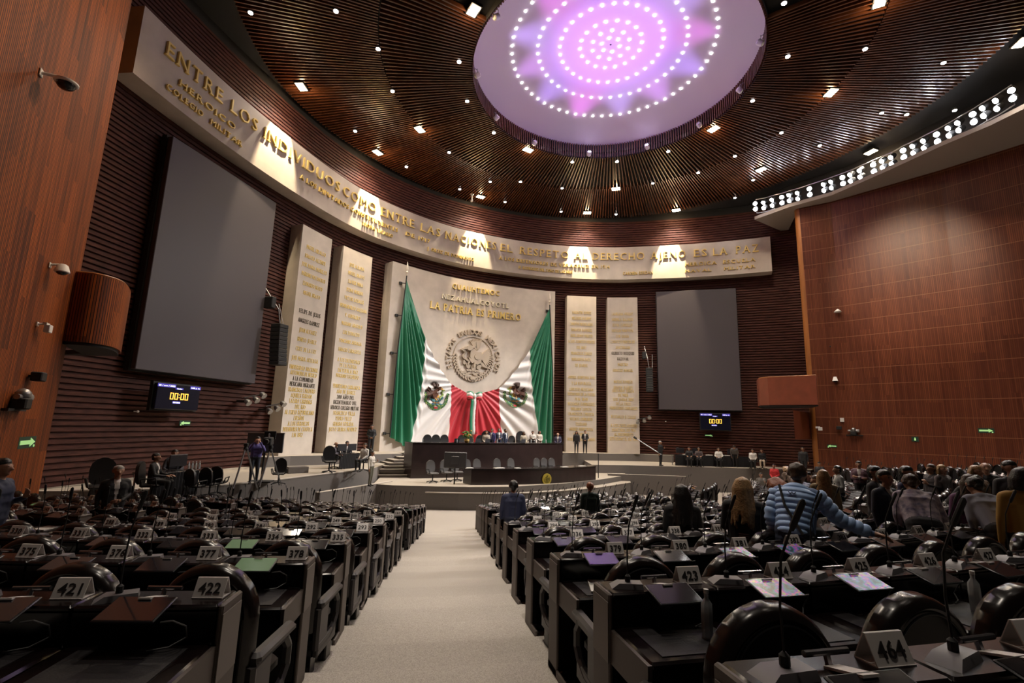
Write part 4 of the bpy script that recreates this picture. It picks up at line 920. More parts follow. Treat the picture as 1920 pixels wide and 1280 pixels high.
def chair_parts():
    out = []; arch = [(-.275, .42)] + [(-.275, .62)] + [(-.275 * math.cos(t * PI / 54), .86 + .275 * math.sin(t * PI / 54)) for t in range(55)] + [(.275, .62), (.275, .42)]
    b = MB(); rings = []
    for k, (x, z) in enumerate(arch):
        q = -.0012 if (k % 6 == 0) else .0; dx, dz = (x, z - .86) if z > .86 else (x, 0); L = math.hypot(dx, dz); dx, dz = dx / L, dz / L
        rings.append([(x + dx * (a + q * w), y, z + dz * (a + q * w)) for a, y, w in ((-.042, -.062, 0), (-.028, -.068, 0), (-.004, -.056, 1), (.012, -.025, 1), (.016, .025, 1), (-.004, .055, 0), (-.042, .050, 0))])
    b.loft(rings); out.append(('backrest_rim', b, M_rim))
    def pan(k): return [(-.232 * k, .36), (-.232 * k, .86)] + [(-.232 * k * math.cos(t * PI / 18), .86 + .232 * k * math.sin(t * PI / 18)) for t in range(1, 18)] + [(.232 * k, .86), (.232 * k, .36)]
    b = MB(); b.loft([[(x, -.050, z) for x, z in pan(1)], [(x, .04, z) for x, z in pan(1)]])
    b.tube([(-.226 * math.cos(t * PI / 20), -.068, .86 + .226 * math.sin(t * PI / 20)) for t in range(21)], .005, 5); out.append(('backrest_panel', b, M_cback))
    b = MB(); b.box(-.25, .25, .02, .50, .36, .48, 0, None, .04); out.append(('seat', b, M_cback))
    for s in (-1, 1):
        b = MB(); b.box(s * .30 - .042, s * .30 + .042, -.02, .50, .60, .665, 0, None, .022)
        lp = [(-.02, .28), (-.02, .60), (.10, .605), (.40, .60), (.47, .52), (.47, .40), (.40, .33), (.25, .28)]
        for y0, z0, y1, z1 in [(*lp[k], *lp[(k + 1) % len(lp)]) for k in range(len(lp))]: b.tube([(s * .30, y0, z0), (s * .30, y1, z1)], .030, 6)
        b.box(s * .30 - .022, s * .30 + .022, -.02, .18, .28, .60); b.box(s * .30 - .025, s * .30 + .025, -.03, .42, .22, .33, 0, None, .01); out.append(('armrest', b, M_arm))
    for s in (-1, 1):
        b = MB(); b.box(s * .28 - .035, s * .28 + .035, .22, .36, .02, .24, 0, None, .012); b.lathe([(.02, 0), (.035, 0), (.035, .02), (.02, .02)], 8, M=Matrix.Translation((s * .28, .29, 0))); b.box(s * .25 - .03, s * .25 + .03, -.05, .06, 0, .36); out.append(('leg', b, M_desk))
    return out
def mic_parts():
    b = MB(); b.loft([[(-.10, -.05, 0), (.085, -.05, 0), (.085, .05, 0), (-.10, .05, 0)], [(-.055, -.04, .028), (.08, -.04, .028), (.08, .04, .028), (-.055, .04, .028)]]); out = [('base', b, M_micb)]
    b = MB(); b.lathe([(.016, .03), (.016, .06), (.006, .07)], 8); b.tube([(0, 0, .06), (0, .005, .2), (.01, 0, .34), (.03, -.03, .44)], .0045, 6); out.append(('gooseneck', b, M_black))
    b = MB(); b.tube([(.03, -.03, .43), (.032, -.034, .445), (.05, -.06, .52), (.052, -.062, .53)], [.006, .0105, .0105, .004], 8); out.append(('microphone_head', b, M_black)); return out
def tab_parts(ms):
    M = Matrix.Translation((0, -.075, .03)) @ Matrix.Rotation(math.radians(17), 4, 'X')
    b = MB(); b.box(-.14, .14, -.18, 0, -.006, .006, 0, M, .004); out = [('tablet_body', b, M_tabf)]
    b = MB(); b.box(-.131, .131, -.172, -.008, .006, .0075, 0, M); out.append(('glass', b, ms))
    b = MB(); b.box(-.03, .03, -.115, .03, .004, .012, 0, Matrix.Rotation(-.25, 4, 'X')); b.tube([(-.085, .05, .035), (.085, .05, .035)], .011, 8, 1); b.tube([(0, .04, 0), (0, .05, .035)], .012, 6, 1); out.append(('mount', b, None))
    b = MB(); b.tube([(.14, -.19, -.04), (.20, -.20, -.03), (.235, -.15, -.07), (.23, -.12, -.13), (.18, -.17, -.155), (.10, -.2, -.16)], .004, 5); out.append(('cable', b, M_cable)); return out
M_chrome = mat('chrome_bar', (.22, .21, .22), .2, metal=.9)
def sign_parts():
    b = MB(); t = .004
    for s in (-1, 1): b.loft([[(x, s * .042, 0) for x in (-.075, .075)] + [(x, s * .003, .09) for x in (.075, -.075)], [(x, s * .042 + t, 0) for x in (-.075, .075)] + [(x, s * .003 + t, .09) for x in (.075, -.075)]])
    b.box(-.075, .075, -.045, .045, 0, .004); return b
def assemble(parts):                                   # (single mesh with several materials, list of part meshes)
    ms = []; whole = MB(); meshes = []
    for n, b, m in parts:
        mm = [m] if m is not None else [M_sign, M_chrome]
        me = b.mesh(n, mm, True); meshes.append((n, me))
        idx = []
        for q in mm:
            if q not in ms: ms.append(q)
            idx.append(ms.index(q))
        whole.add(b.v, b.f, 0); whole.m[-len(b.f):] = [idx[i] for i in b.m]
    return whole, ms, meshes
KINDS = {}; SUBP = {'plaque': 'end_panel', 'glass': 'tablet_body', 'microphone_head': 'gooseneck', 'writing_pad': 'writing_top'}
for nm, prt in (('legislator_desk', desk_parts()), ('end_desk_left', desk_parts() + end_parts(1)), ('end_desk_right', desk_parts() + end_parts(-1)), ('armchair', chair_parts()), ('gooseneck_microphone', mic_parts()),
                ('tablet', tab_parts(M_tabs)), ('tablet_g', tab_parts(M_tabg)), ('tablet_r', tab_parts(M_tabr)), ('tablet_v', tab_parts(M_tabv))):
    w, ms, meshes = assemble(prt); KINDS[nm] = (w.mesh(nm, ms, True), meshes)
SIGN = sign_parts().mesh('number_sign', M_sign)
_dig = {}
def digits_mesh(t):
    if t not in _dig:
        vs, fs = text_fit(t, .108 * len(t) / 3, .052, .0015, .008); M = Matrix.Translation((0, -.0235, .045)) @ Matrix.Rotation(math.radians(90 - 23.4), 4, 'X') @ Matrix.Translation((0, -.025, .001))
        b = MB(); b.add([M @ v for v in vs], fs); _dig[t] = b.mesh('number', M_ink)
    return _dig[t]
def inst(kind, name, loc, rz, detail, rx=0.0):
    whole, meshes = KINDS[kind]
    if detail:
        o = empty(name, loc); o.rotation_euler = (rx, 0, rz)
        at = {}
        for n, me in meshes: c = bpy.data.objects.new(n, me); COL.objects.link(c); c.parent = at.get(SUBP.get(n), o); at[n] = c
    else:
        o = bpy.data.objects.new(name, whole); COL.objects.link(o); o.location = loc; o.rotation_euler = (rx, 0, rz)
    return o

def _inpoly(p, poly):
    c = False; n = len(poly)
    for i in range(n):
        (x1, y1), (x2, y2) = poly[i], poly[(i + 1) % n]
        if (y1 > p[1]) != (y2 > p[1]) and p[0] < (x2 - x1) * (p[1] - y1) / (y2 - y1) + x1: c = not c
    return c
def _dist(p, poly, closed=False):
    best = 1e9; n = len(poly)
    for i in range(n if closed else n - 1):
        a = Vector((*poly[i][:2], 0)); b = Vector((*poly[(i + 1) % n][:2], 0)); q = Vector((p[0], p[1], 0)); d = b - a; t = max(0, min(1, (q - a).dot(d) / max(d.length_squared, 1e-9))); best = min(best, (a + d * t - q).length)
    return best
STAGE_EDGE = [left_front, pl([(770, 920.5), (800, 923), (860, 924.5), (925, 925), (987, 924.3), (1050, 920.5), (1117, 914.5), (1182, 904.5)], Z1), pl([(600, 923), (736, 902)], 1.12), pl([(1140, 887.5), (1288, 893)], 1.23), pl([(708, 935), (768, 935)], .2), pl([(1110, 871), (1180, 872), (1280, 874.6), (1440, 878.6), (1520, 881)], Z_RIGHT)]
_wr = [Vector((x, y)) for x, y in W_OUT]
def allowed(p, m=1.15):
    if any(_dist(p, e) < m for e in STAGE_EDGE): return False
    u = Vector((p[0] - LW_A.x, p[1] - LW_A.y)); side = LW_D.x * u.y - LW_D.y * u.x     # hall lies on the positive side
    if side < .9: return False
    if _dist(p, W_OUT) < 1.7: return False
    for (x1, y1), (x2, y2) in zip(W_OUT, W_OUT[1:]):
        if min(y1, y2) <= p[1] <= max(y1, y2):
            xw = x1 + (x2 - x1) * (p[1] - y1) / (y2 - y1)
            if p[0] > xw: return False
    if p[1] > 33.0: return False
    # beyond the stage fronts
    c = Vector((RC.x, RC.y)); r = math.hypot(p[0] - c.x, p[1] - c.y)
    d = math.hypot(p[0], p[1])
    for e in STAGE_EDGE:
        for (a, b2) in zip(e, e[1:]):
            # the segment from the arc centre to the seat must not need to cross back over the stage edge near it
            pass
    return True
def ordn(k):
    k += 1
    return ords[k - 1] if k <= 20 else '%d%s' % (k, {1: 'st', 2: 'nd', 3: 'rd'}.get(k % 10, 'th'))
def visible(p, hs=(.3, .9, 1.3), mg=30):
    for h in hs:
        x, y, d = project((p.x, p.y, p.z + h))
        if d > .3 and -mg < x < 1920 + mg and y < 1280 + mg: return True
    return False
STAGE_POLYS = [left_front + [(-20, 30), (-20, 12)]]
SEATS = []
for i, r, z, num in ROWS:
    if i < -1: continue
    for side in (-1, 1):
        th = math.asin(min(.99, (2.82 if side > 0 else .13) / r)); j = 0; blk = 0
        while j < 46:
            gap = 0
            if side > 0 and j in (11, 24): gap = 1.0 / r
            if side < 0 and j == 6: gap = .95 / r
            th += side * gap
            p = polar(r, th, z)
            if p.z is not None and allowed(p) and not any(_inpoly((p.x, p.y), q) for q in STAGE_POLYS):
                n = (num + 1 + j) if side > 0 else (num - j)
                SEATS.append(dict(i=i, j=j, side=side, th=th, r=r, z=z, p=p, n=n, d=math.hypot(p.x, p.y), end=(j == 0 or gap > 0)))
            th += side * .665 / r; j += 1
FACES = None
def seat_rz(th): return AZ * -1 * -1 * 0 + 0
_LX = [0, 1100, 1180, 1260, 1350, 1440, 1500, 1560, 1620, 1920, 4000]; _LY = [0, 922, 922, 907, 899, 893, 885, 873, 870, 866, 800]
keep = []; THM = {}
for s in SEATS:
    x, y, d_ = project(s['p'] + Vector((0, 0, 1.05)))
    if s['side'] > 0 and s['th'] > .25 and d_ > 0 and y < np.interp(x, _LX, _LY): continue
    keep.append(s)
    if s['side'] > 0: THM[s['i']] = max(THM.get(s['i'], 0), s['th'] + .45 / s['r'])
SEATS = keep
for i in (-2, -3): THM[i] = THM.get(-1, 1.2)
build_floor(THM)
CNT = {}
def place_seats():
    S = []
    for s in SEATS:
        dirv = Vector((RC.x - s['p'].x, RC.y - s['p'].y, 0)).normalized(); s['rz'] = math.atan2(-dirv.x, dirv.y); s['dir'] = dirv; s['rt'] = Vector((dirv.y, -dirv.x, 0))
        s['vis'] = visible(s['p']); cp = s['p'] - dirv * .98; cp = cp - s['rt'] * s['side'] * (.05 if s['end'] else 0); s['cp'] = cp; s['cvis'] = visible(cp) and s['i'] >= 0 and not (s['i'] == 0 and s['side'] < 0)
        S.append(s)
    S.sort(key=lambda s: s['d']); left = {}
    nv = [s for s in S if s['vis']]; print('SEATS in view', len(nv), 'chairs', sum(s['cvis'] for s in S))
    LIM = 295; far = nv[LIM:]; nv2 = nv[:LIM]; rr = random.Random(11)
    taken = set()
    for s in nv2:
        det = s['d'] < 9.0; n = s['n']; i = s['i']
        if i <= 6: who = 'numbered %d' % n; tail = '%s of the main aisle' % ('right' if s['side'] > 0 else 'left')
        else: who = '%s %s of the aisle' % (ordn(s['j']), 'right' if s['side'] > 0 else 'left'); tail = '%s row from stage' % ordn(11 - i)
        kind = 'legislator_desk' if not s['end'] else ('end_desk_right' if s['side'] > 0 else 'end_desk_left')
        o = inst(kind, 'legislator_desk', s['p'], s['rz'], det)
        tag(o, 'glossy black desk, %s, %s' % (who, tail), 'desk', 'desks in curved rows')
        top = s['p'] + Vector((0, 0, .915))
        if rr.random() < .93 or det:
            m = inst('gooseneck_microphone', 'gooseneck_microphone', top + s['rt'] * (-.19), s['rz'] + rr.uniform(-.5, .5), det, 0)
            tag(m, 'gooseneck microphone on the desk %s, %s' % (who, tail), 'microphone', 'gooseneck microphones on the desks')
        if (rr.random() < .72 or det) and n != 464 or n in (464,):
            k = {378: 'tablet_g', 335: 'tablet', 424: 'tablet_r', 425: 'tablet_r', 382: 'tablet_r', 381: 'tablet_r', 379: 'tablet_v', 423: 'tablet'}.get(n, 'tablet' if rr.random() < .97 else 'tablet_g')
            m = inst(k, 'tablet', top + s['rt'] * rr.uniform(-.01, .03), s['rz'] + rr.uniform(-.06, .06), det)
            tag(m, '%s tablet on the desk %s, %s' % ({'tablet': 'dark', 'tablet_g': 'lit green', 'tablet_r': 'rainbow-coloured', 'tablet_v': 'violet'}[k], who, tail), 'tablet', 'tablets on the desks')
        if rr.random() < .9 or det:
            q = top + s['rt'] * (.225 if s['side'] > 0 else .235) + s['dir'] * .035
            sg = bpy.data.objects.new('number_sign', SIGN); COL.objects.link(sg); sg.location = q; sg.rotation_euler = (0, 0, s['rz'] + rr.uniform(-.05, .05))
            c = bpy.data.objects.new('number', digits_mesh(str(n))); COL.objects.link(c); c.parent = sg
            tag(sg, 'pale tent sign reading %d on a desk %s' % (n, tail) if i <= 6 else 'pale tent sign on the desk %s, %s' % (who, tail), 'number sign', 'number signs on the desks')
    near = [s for s in nv2 if s['i'] in (0, 1, 2, 3, 4) and s['d'] < 12]
    for k, s in enumerate(rr.sample(near, 22)):
        q = s['p'] + Vector((0, 0, .744)) - s['dir'] * .32 + s['rt'] * rr.uniform(-.08, .08)
        if k % 4 == 3: bottle(q + s['rt'] * .1, 'clear water bottle on desk number %d, %s of the aisle' % (s['n'], 'right' if s['side'] > 0 else 'left'), 'bottles on the desks')
        else:
            b = MB(); b.box(-.105, .105, -.148, .148, 0, .004 + .006 * (k % 3)); o = b.build('papers', M_paper, None, False, q, s['rz'] + rr.uniform(-.5, .5)); tag(o, 'white papers left on desk number %d, %s of the aisle' % (s['n'], 'right' if s['side'] > 0 else 'left'), 'papers', 'papers left on the desks')
    cs = [s for s in S if s['cvis']][:LIM]
    for s in cs:
        det = s['d'] < 8.5; i = s['i']
        if i <= 6: who = 'pulled up to desk number %d, %s of the main aisle' % (s['n'], 'right' if s['side'] > 0 else 'left')
        else: who = '%s %s of the aisle, %s row from the stage' % (ordn(s['j']), 'right' if s['side'] > 0 else 'left', ordn(11 - i))
        o = inst('armchair', 'armchair', s['cp'], s['rz'] + rr.uniform(-.10, .10), det)
        tag(o, 'black round-backed armchair %s' % who, 'chair', 'armchairs in curved rows')
    # beyond the nearest ones the rest of each kind is one object
    if far:
        whole = {}
        for s in far:
            for k, off, dz in (('legislator_desk', 0, 0), ('gooseneck_microphone', -.19, .915)):
                whole.setdefault(k, []).append((s['p'] + s['rt'] * off + Vector((0, 0, dz)), s['rz']))
        for s in [s for s in S if s['cvis']][LIM:]: whole.setdefault('armchair', []).append((s['cp'], s['rz']))
        for k, L in whole.items():
            src = KINDS[k][0]; V = np.empty(len(src.vertices) * 3, 'f'); src.vertices.foreach_get('co', V); V = V.reshape(-1, 3); b = MB(); F = [tuple(p.vertices) for p in src.polygons]; mi = [p.material_index for p in src.polygons]
            for p, rz in L:
                c, q = math.cos(rz), math.sin(rz); W = np.column_stack([V[:, 0] * c - V[:, 1] * q + p.x, V[:, 0] * q + V[:, 1] * c + p.y, V[:, 2] + p.z]); b.add(W.tolist(), F, 0); b.m[-len(F):] = mi
            o = b.build('far_' + {'legislator_desk': 'desks', 'gooseneck_microphone': 'microphones', 'armchair': 'armchairs'}[k], list(src.materials)); tag(o, 'distant mass of %s by the right wall and stage' % {'legislator_desk': 'black desks', 'gooseneck_microphone': 'gooseneck microphones', 'armchair': 'black armchairs'}[k], {'legislator_desk': 'desk', 'gooseneck_microphone': 'microphone', 'armchair': 'chair'}[k], kind='stuff')
place_seats()
# ================================================================== people
def capsule(b, p0, r0, p1, r1, n=10):
    p0, p1 = Vector(p0), Vector(p1); d = p1 - p0; L = d.length
    d = d / L if L > 1e-6 else Vector((0, 0, 1)); a = d.orthogonal().normalized(); c = d.cross(a); rings = []
    for t in (-1.45, -1.0, -.5, 0): rings.append((p0 + d * r0 * math.sin(t), r0 * max(math.cos(t), .03)))
    for t in (0, .5, 1.0, 1.45): rings.append((p1 + d * r1 * math.sin(t), r1 * max(math.cos(t), .03)))
    b.loft([[q + (a * math.cos(k * 2 * PI / n) + c * math.sin(k * 2 * PI / n)) * r for k in range(n)] for q, r in rings])
def hand(caps, w, d, palm, side, curl=.5):             # wrist, finger direction, palm normal
    d = Vector(d).normalized(); pn = (Vector(palm) - d * Vector(palm).dot(d)).normalized(); s = d.cross(pn) * side; w = Vector(w)
    k = w + d * .085
    caps.append((w, .027, w + d * .03, .030, 'skin'))
    for q in (-.022, 0, .022): caps.append((w + d * .02 + s * q * .7, .018, k + s * q, .017, 'skin'))
    for i, (q, l) in enumerate(((-.033, .060), (-.011, .078), (.011, .085), (.033, .074))):
        a = k + s * q; m = a + (d * math.cos(curl * .6) + pn * math.sin(curl * .6)) * l * .5; e = m + (d * math.cos(curl * 1.6) + pn * math.sin(curl * 1.6)) * l * .5
        caps.append((a, .0105, m, .0095, 'skin')); caps.append((m, .0095, e, .008, 'skin'))
    t0 = w + d * .03 + s * .030; t1 = t0 + (d * .6 + s * .75 + pn * .3).normalized() * .045; t2 = t1 + (d * .9 + s * .1 + pn * .4).normalized() * .035
    caps += [(t0, .014, t1, .012, 'skin'), (t1, .012, t2, .009, 'skin')]
POSES = {}
def pose_caps(pose):
    V = Vector; sit = pose.startswith('sit'); lean = .0
    if pose == 'lean': lean = .75
    if pose == 'reach': lean = .42
    hz = .57 if sit else .94
    C = []
    piv = V((0, 0, hz)); Rm = Matrix.Rotation(lean, 3, 'X')
    def T(p):                                         # upper body point given for a standing figure
        q = V(p) - V((0, 0, .94)); return piv + Rm @ q
    def up(p0, r0, p1, r1, z): C.append((T(p0), r0, T(p1), r1, z))
    up((-.075, .01, .97), .118, (.075, .01, .97), .118, 'bottom'); up((-.07, 0, 1.06), .112, (.07, 0, 1.06), .112, 'top'); up((-.08, 0, 1.18), .112, (.08, 0, 1.18), .112, 'top')
    [up((q * .078, .006, .98), .113, (q * .095, 0, 1.32), .114, 'top') for q in (-1, 1)]; up((0, .004, 1.0), .112, (0, 0, 1.36), .105, 'top'); up((-.10, .0, 1.30), .118, (.10, .0, 1.30), .118, 'top'); up((-.155, .015, 1.395), .072, (.155, .015, 1.395), .072, 'top'); up((-.05, .02, 1.42), .07, (.05, .02, 1.42), .07, 'top')
    up((0, .015, 1.43), .058, (0, -.01, 1.53), .052, 'skin')
    up((0, .018, 1.635), .092, (0, -.012, 1.625), .086, 'head'); up((0, -.045, 1.555), .052, (0, -.035, 1.60), .070, 'head'); up((0, -.075, 1.528), .024, (0, -.06, 1.54), .03, 'head')
    up((0, -.098, 1.622), .012, (0, -.122, 1.588), .017, 'head'); up((-.016, -.106, 1.585), .011, (.016, -.106, 1.585), .011, 'head')
    for s in (-1, 1): up((s * .090, .012, 1.60), .012, (s * .092, .022, 1.635), .018, 'head')
    for s in (-1, 1): up((s * .035, -.083, 1.632), .014, (s * .04, -.083, 1.632), .014, 'head')
    arms = {'stand': [((.235, .02, 1.13), (.24, -.04, .88), (0, -.1, -1), (-1, 0, 0))] * 2,
            'clasp': [((.24, .03, 1.14), (.07, -.19, 1.00), (-1, -.1, -.25), (0, 1, 0))] * 2,
            'crossed': [((.225, -.02, 1.15), (-.03, -.20, 1.18), (-1, -.05, .15), (0, 1, 0)), ((.225, -.02, 1.13), (-.06, -.17, 1.14), (-1, 0, .1), (0, 1, 0))],
            'phone': [((.235, .0, 1.13), (.12, -.24, 1.20), (-.3, -.4, .8), (-1, 0, .3)), ((.235, .02, 1.13), (.24, -.04, .88), (0, -.1, -1), (-1, 0, 0))],
            'camera': [((.27, -.10, 1.22), (.10, -.22, 1.52), (-.3, -.5, .6), (-1, -.2, 0))] * 2,
            'sit': [((.225, -.02, 1.13), (.12, -.22, 1.0), (-.4, -1, -.2), (0, 0, -1))] * 2,
            'sit_table': [((.25, -.10, 1.14), (.15, -.34, 1.10), (-.3, -1, 0), (0, 0, -1))] * 2,
            'lean': [((.24, -.04, 1.12), (.20, -.22, .92), (-.1, -.5, -.9), (-1, .3, 0))] * 2,
            'reach': [((.36, -.16, 1.22), (.62, -.30, 1.16), (1, -.35, -.05), (0, 0, -1)), ((.235, .0, 1.13), (.22, -.12, .92), (0, -.3, -1), (-1, 0, 0))],
            'belly': [((.26, .02, 1.15), (.09, -.18, 1.06), (-1, -.2, -.1), (0, 1, 0)), ((.26, .03, 1.14), (.26, -.03, .90), (0, -.2, -1), (-1, 0, 0))]}[pose]
    for k, s in enumerate((-1, 1) if pose == 'reach' else (1, -1)):
        e, w, d, pn = arms[k]; f = lambda p: (s * p[0], p[1], p[2])
        up((s * .185, .015, 1.39), .062, f(e), .047, 'top'); up(f(e), .046, f(w), .033, 'top')
        dd = Rm @ V(f(d)); pp = Rm @ V(f(pn)); hand(C, T(f(w)) + dd.normalized() * .02, dd, pp, s, .5)
    for s in (-1, 1):
        if sit:
            C.append((V((s * .09, 0, .57)), .105, V((s * .12, -.42, .55)), .072, 'bottom')); C.append((V((s * .12, -.42, .54)), .066, V((s * .12, -.40, .10)), .042, 'bottom')); ak = V((s * .12, -.40, .08))
        else:
            st = .02 * s
            C.append((V((s * .085, .01, .91)), .103, V((s * .10, -.01 + st, .50)), .068, 'bottom')); C.append((V((s * .10, -.01 + st, .50)), .064, V((s * .105, .03 + st, .11)), .044, 'bottom')); ak = V((s * .105, .03 + st, .08))
        C.append((ak + V((0, .03, -.035)), .043, ak + V((s * .02, -.15, -.045)), .034, 'shoes')); C.append((ak, .042, ak + V((0, -.05, -.03)), .045, 'shoes'))
    return C, T
ZONES = ['skin', 'top', 'bottom', 'shoes', 'shirt', 'dark', 'lip']
def remesh(b, vox, name, sm=3):
    me = b.mesh('t', M_black); o = bpy.data.objects.new('t', me); COL.objects.link(o)
    md = o.modifiers.new('r', 'REMESH'); md.mode = 'VOXEL'; md.voxel_size = vox
    m2 = o.modifiers.new('s', 'SMOOTH'); m2.iterations = sm; m2.factor = .5
    bpy.context.view_layer.update(); ev = o.evaluated_get(bpy.context.evaluated_depsgraph_get()); out = bpy.data.meshes.new_from_object(ev); out.name = name
    bpy.data.objects.remove(o); bpy.data.meshes.remove(me); return out
def body_mesh(pose, vox=.0125):
    if (pose, vox) in POSES: return POSES[(pose, vox)]
    C, T = pose_caps(pose); b = MB()
    for c in C: capsule(b, *c[:4])
    me = remesh(b, vox, 'person'); n = len(me.polygons); ctr = np.empty(n * 3, 'f'); me.polygons.foreach_get('center', ctr); ctr = ctr.reshape(-1, 3)
    best = np.full(n, 1e9); z = np.zeros(n, 'i')
    for p0, r0, p1, r1, zone in C:
        p0 = np.array(p0); d = np.array(p1) - p0; L2 = max(d @ d, 1e-9); t = np.clip(((ctr - p0) @ d) / L2, 0, 1); dist = np.linalg.norm(ctr - (p0 + t[:, None] * d), axis=1) - (r0 + (r1 - r0) * t)
        zi = ZONES.index('skin' if zone == 'head' else zone); m = dist < best; best[m] = dist[m]; z[m] = zi
    # shirt front between the lapels, eyes, lips
    Ti = [np.array(T(p)) for p in ((0, 0, 1.42), (0, 0, 1.05), (0, -.2, 1.42))]
    ax = Ti[1] - Ti[0]; fr = Ti[2] - Ti[0]; fr /= np.linalg.norm(fr); L = np.linalg.norm(ax); ax /= L; rel = ctr - Ti[0]; h = rel @ ax; fwd = rel @ fr
    m = (z == 1) & (fwd > .03) & (h > -.05) & (h < L * .95) & (np.abs(ctr[:, 0]) < .055 * (1 - .85 * h / L)); z[m] = 4
    for s in (-1, 1):
        e = np.array(T((s * .036, -.095, 1.632))); z[np.linalg.norm(ctr - e, axis=1) < .012] = 5
        e = np.array(T((s * .036, -.098, 1.652))); q = ctr - e; z[(np.abs(q[:, 2]) < .005) & (np.abs(q[:, 0]) < .02) & (np.linalg.norm(q, axis=1) < .03)] = 5
    e = np.array(T((0, -.103, 1.556))); q = ctr - e; z[(np.abs(q[:, 0]) < .024) & (np.abs(q[:, 2]) < .007) & (np.linalg.norm(q, axis=1) < .035)] = 6
    for _ in ZONES: me.materials.append(M_black)
    me.polygons.foreach_set('material_index', z.astype('i')); me.polygons.foreach_set('use_smooth', [True] * n)
    POSES[(pose, vox)] = (me, T); return POSES[(pose, vox)]
_hair = {}
def hair_mesh(style, pose):
    if (style, pose) in _hair: return _hair[(style, pose)]
    _, T = pose_caps(pose); b = MB(); rr = random.Random(3)
    def cp(p0, r0, p1, r1): capsule(b, T(p0), r0, T(p1), r1, 8)
    if style == 'fringe':                              # only a ring of hair
        for s in (-1, 1): cp((s * .075, .04, 1.62), .03, (s * .04, .09, 1.61), .035)
        cp((-.04, .095, 1.6), .035, (.04, .095, 1.6), .035)
    else:
        cp((0, .024, 1.648), .0985, (0, -.004, 1.660), .084); cp((0, .045, 1.62), .088, (0, .055, 1.575), .058)
        for s in (-1, 1): cp((s * .050, .01, 1.665), .048, (s * .076, .038, 1.60), .024)
        if style in ('long', 'wavy'):
            for k in range(15):
                a = -1.35 + 2.7 * k / 14; x = .10 * math.sin(a); y = .03 + .085 * math.cos(a)
                q = [(x * .6, .03 + (y - .03) * .6, 1.692), (x * 1.04, y, 1.60), (x * 1.1, y * 1.1, 1.50), (x * 1.3 + rr.uniform(-.01, .01), y + .03, 1.36), (x * 1.2 + rr.uniform(-.03, .03), y + .045, 1.18 + rr.uniform(-.06, .06))]
                if style == 'wavy': q = [(u + .012 * math.sin(j * 2 + k), v, w) for j, (u, v, w) in enumerate(q)]
                for j in range(4): cp(q[j], .027 - .003 * j, q[j + 1], .024 - .004 * j)
        if style == 'bob':
            for k in range(11):
                a = -1.6 + 3.2 * k / 10; x = .10 * math.sin(a); y = .02 + .09 * math.cos(a); cp((x * .62, .02 + (y - .02) * .62, 1.69), .028, (x * 1.04, y, 1.60), .03); cp((x * 1.04, y, 1.60), .03, (x * 1.12, y * 1.05, 1.50), .026)
        if style == 'bun': cp((0, .12, 1.68), .05, (0, .13, 1.68), .045)
        if style == 'cap': cp((-.05, -.08, 1.70), .03, (.05, -.08, 1.70), .03); cp((-.04, -.14, 1.69), .012, (.04, -.14, 1.69), .012)
    me = remesh(b, .011, 'hair', 2); me.materials.clear(); me.materials.append(M_black); me.polygons.foreach_set('use_smooth', [True] * len(me.polygons)); _hair[(style, pose)] = me; return me
def cmat(rgb, rough=.75, **k): return mat('cloth_%02x%02x%02x' % tuple(int(min(1, c) ** .4545 * 255) for c in rgb), rgb, rough, **k)
SKIN = {'a': mat('skin_tan', (.36, .19, .12), .55), 'b': mat('skin_brown', (.25, .12, .07), .55), 'c': mat('skin_light', (.48, .28, .20), .55)}
HAIRM = {'black': mat('hair_black', (.010, .008, .007), .4, bump=.3, bscale=60), 'brown': mat('hair_brown', (.05, .025, .014), .45, bump=.3, bscale=60), 'grey': mat('hair_grey', (.33, .31, .29), .6, bump=.3, bscale=60), 'blond': mat('hair_blond', (.34, .20, .085), .45, var=.4, vscale=30, bump=.4, bscale=60), 'red': mat('hair_red', (.24, .065, .02), .45, bump=.3, bscale=60)}
M_lip = mat('lips', (.28, .10, .08), .5); M_eye = mat('eye_dark', (.02, .014, .012), .3); M_shoe = mat('shoe_black', (.012, .011, .011), .35)
M_slot = {}
def floor_z(p):
    r = math.hypot(p[0] - RC.x, p[1] - RC.y)
    for k in range(len(ROWS) - 1, -1, -1):
        if r < ROWS[k][1] - .22 and k == len(ROWS) - 1: return 0.0
    z = 0.0
    for i, rr, zz, _ in ROWS:
        if r > rr - .22: return zz
    return z
def near_spot(px, hy, h, d0):
    best = (9, d0)
    for k in range(-12, 13):
        d = d0 * (1 + .015 * k); p = atd(px, hy, d); e = abs(p.z - floor_z(p) - h) + .012 * abs(k)
        if e < best[0]: best = (e, d)
    p = atd(px, hy, best[1]); p.z = floor_z(p); return p
def find_spot(px, hy, h, dmin=3, dmax=40):             # distance at which a figure of height h standing on the terraces reaches the sight line
    best = (9, 0); d = dmin
    while d < dmax:
        p = atd(px, hy, d); e = abs(p.z - floor_z(p) - h)
        if e < best[0] - .004: best = (e, d)
        if best[0] < .03 and e > best[0] + .15: break
        d += .05
    p = atd(px, hy, best[1]); p.z = floor_z(p); return p
PEOPLE = []
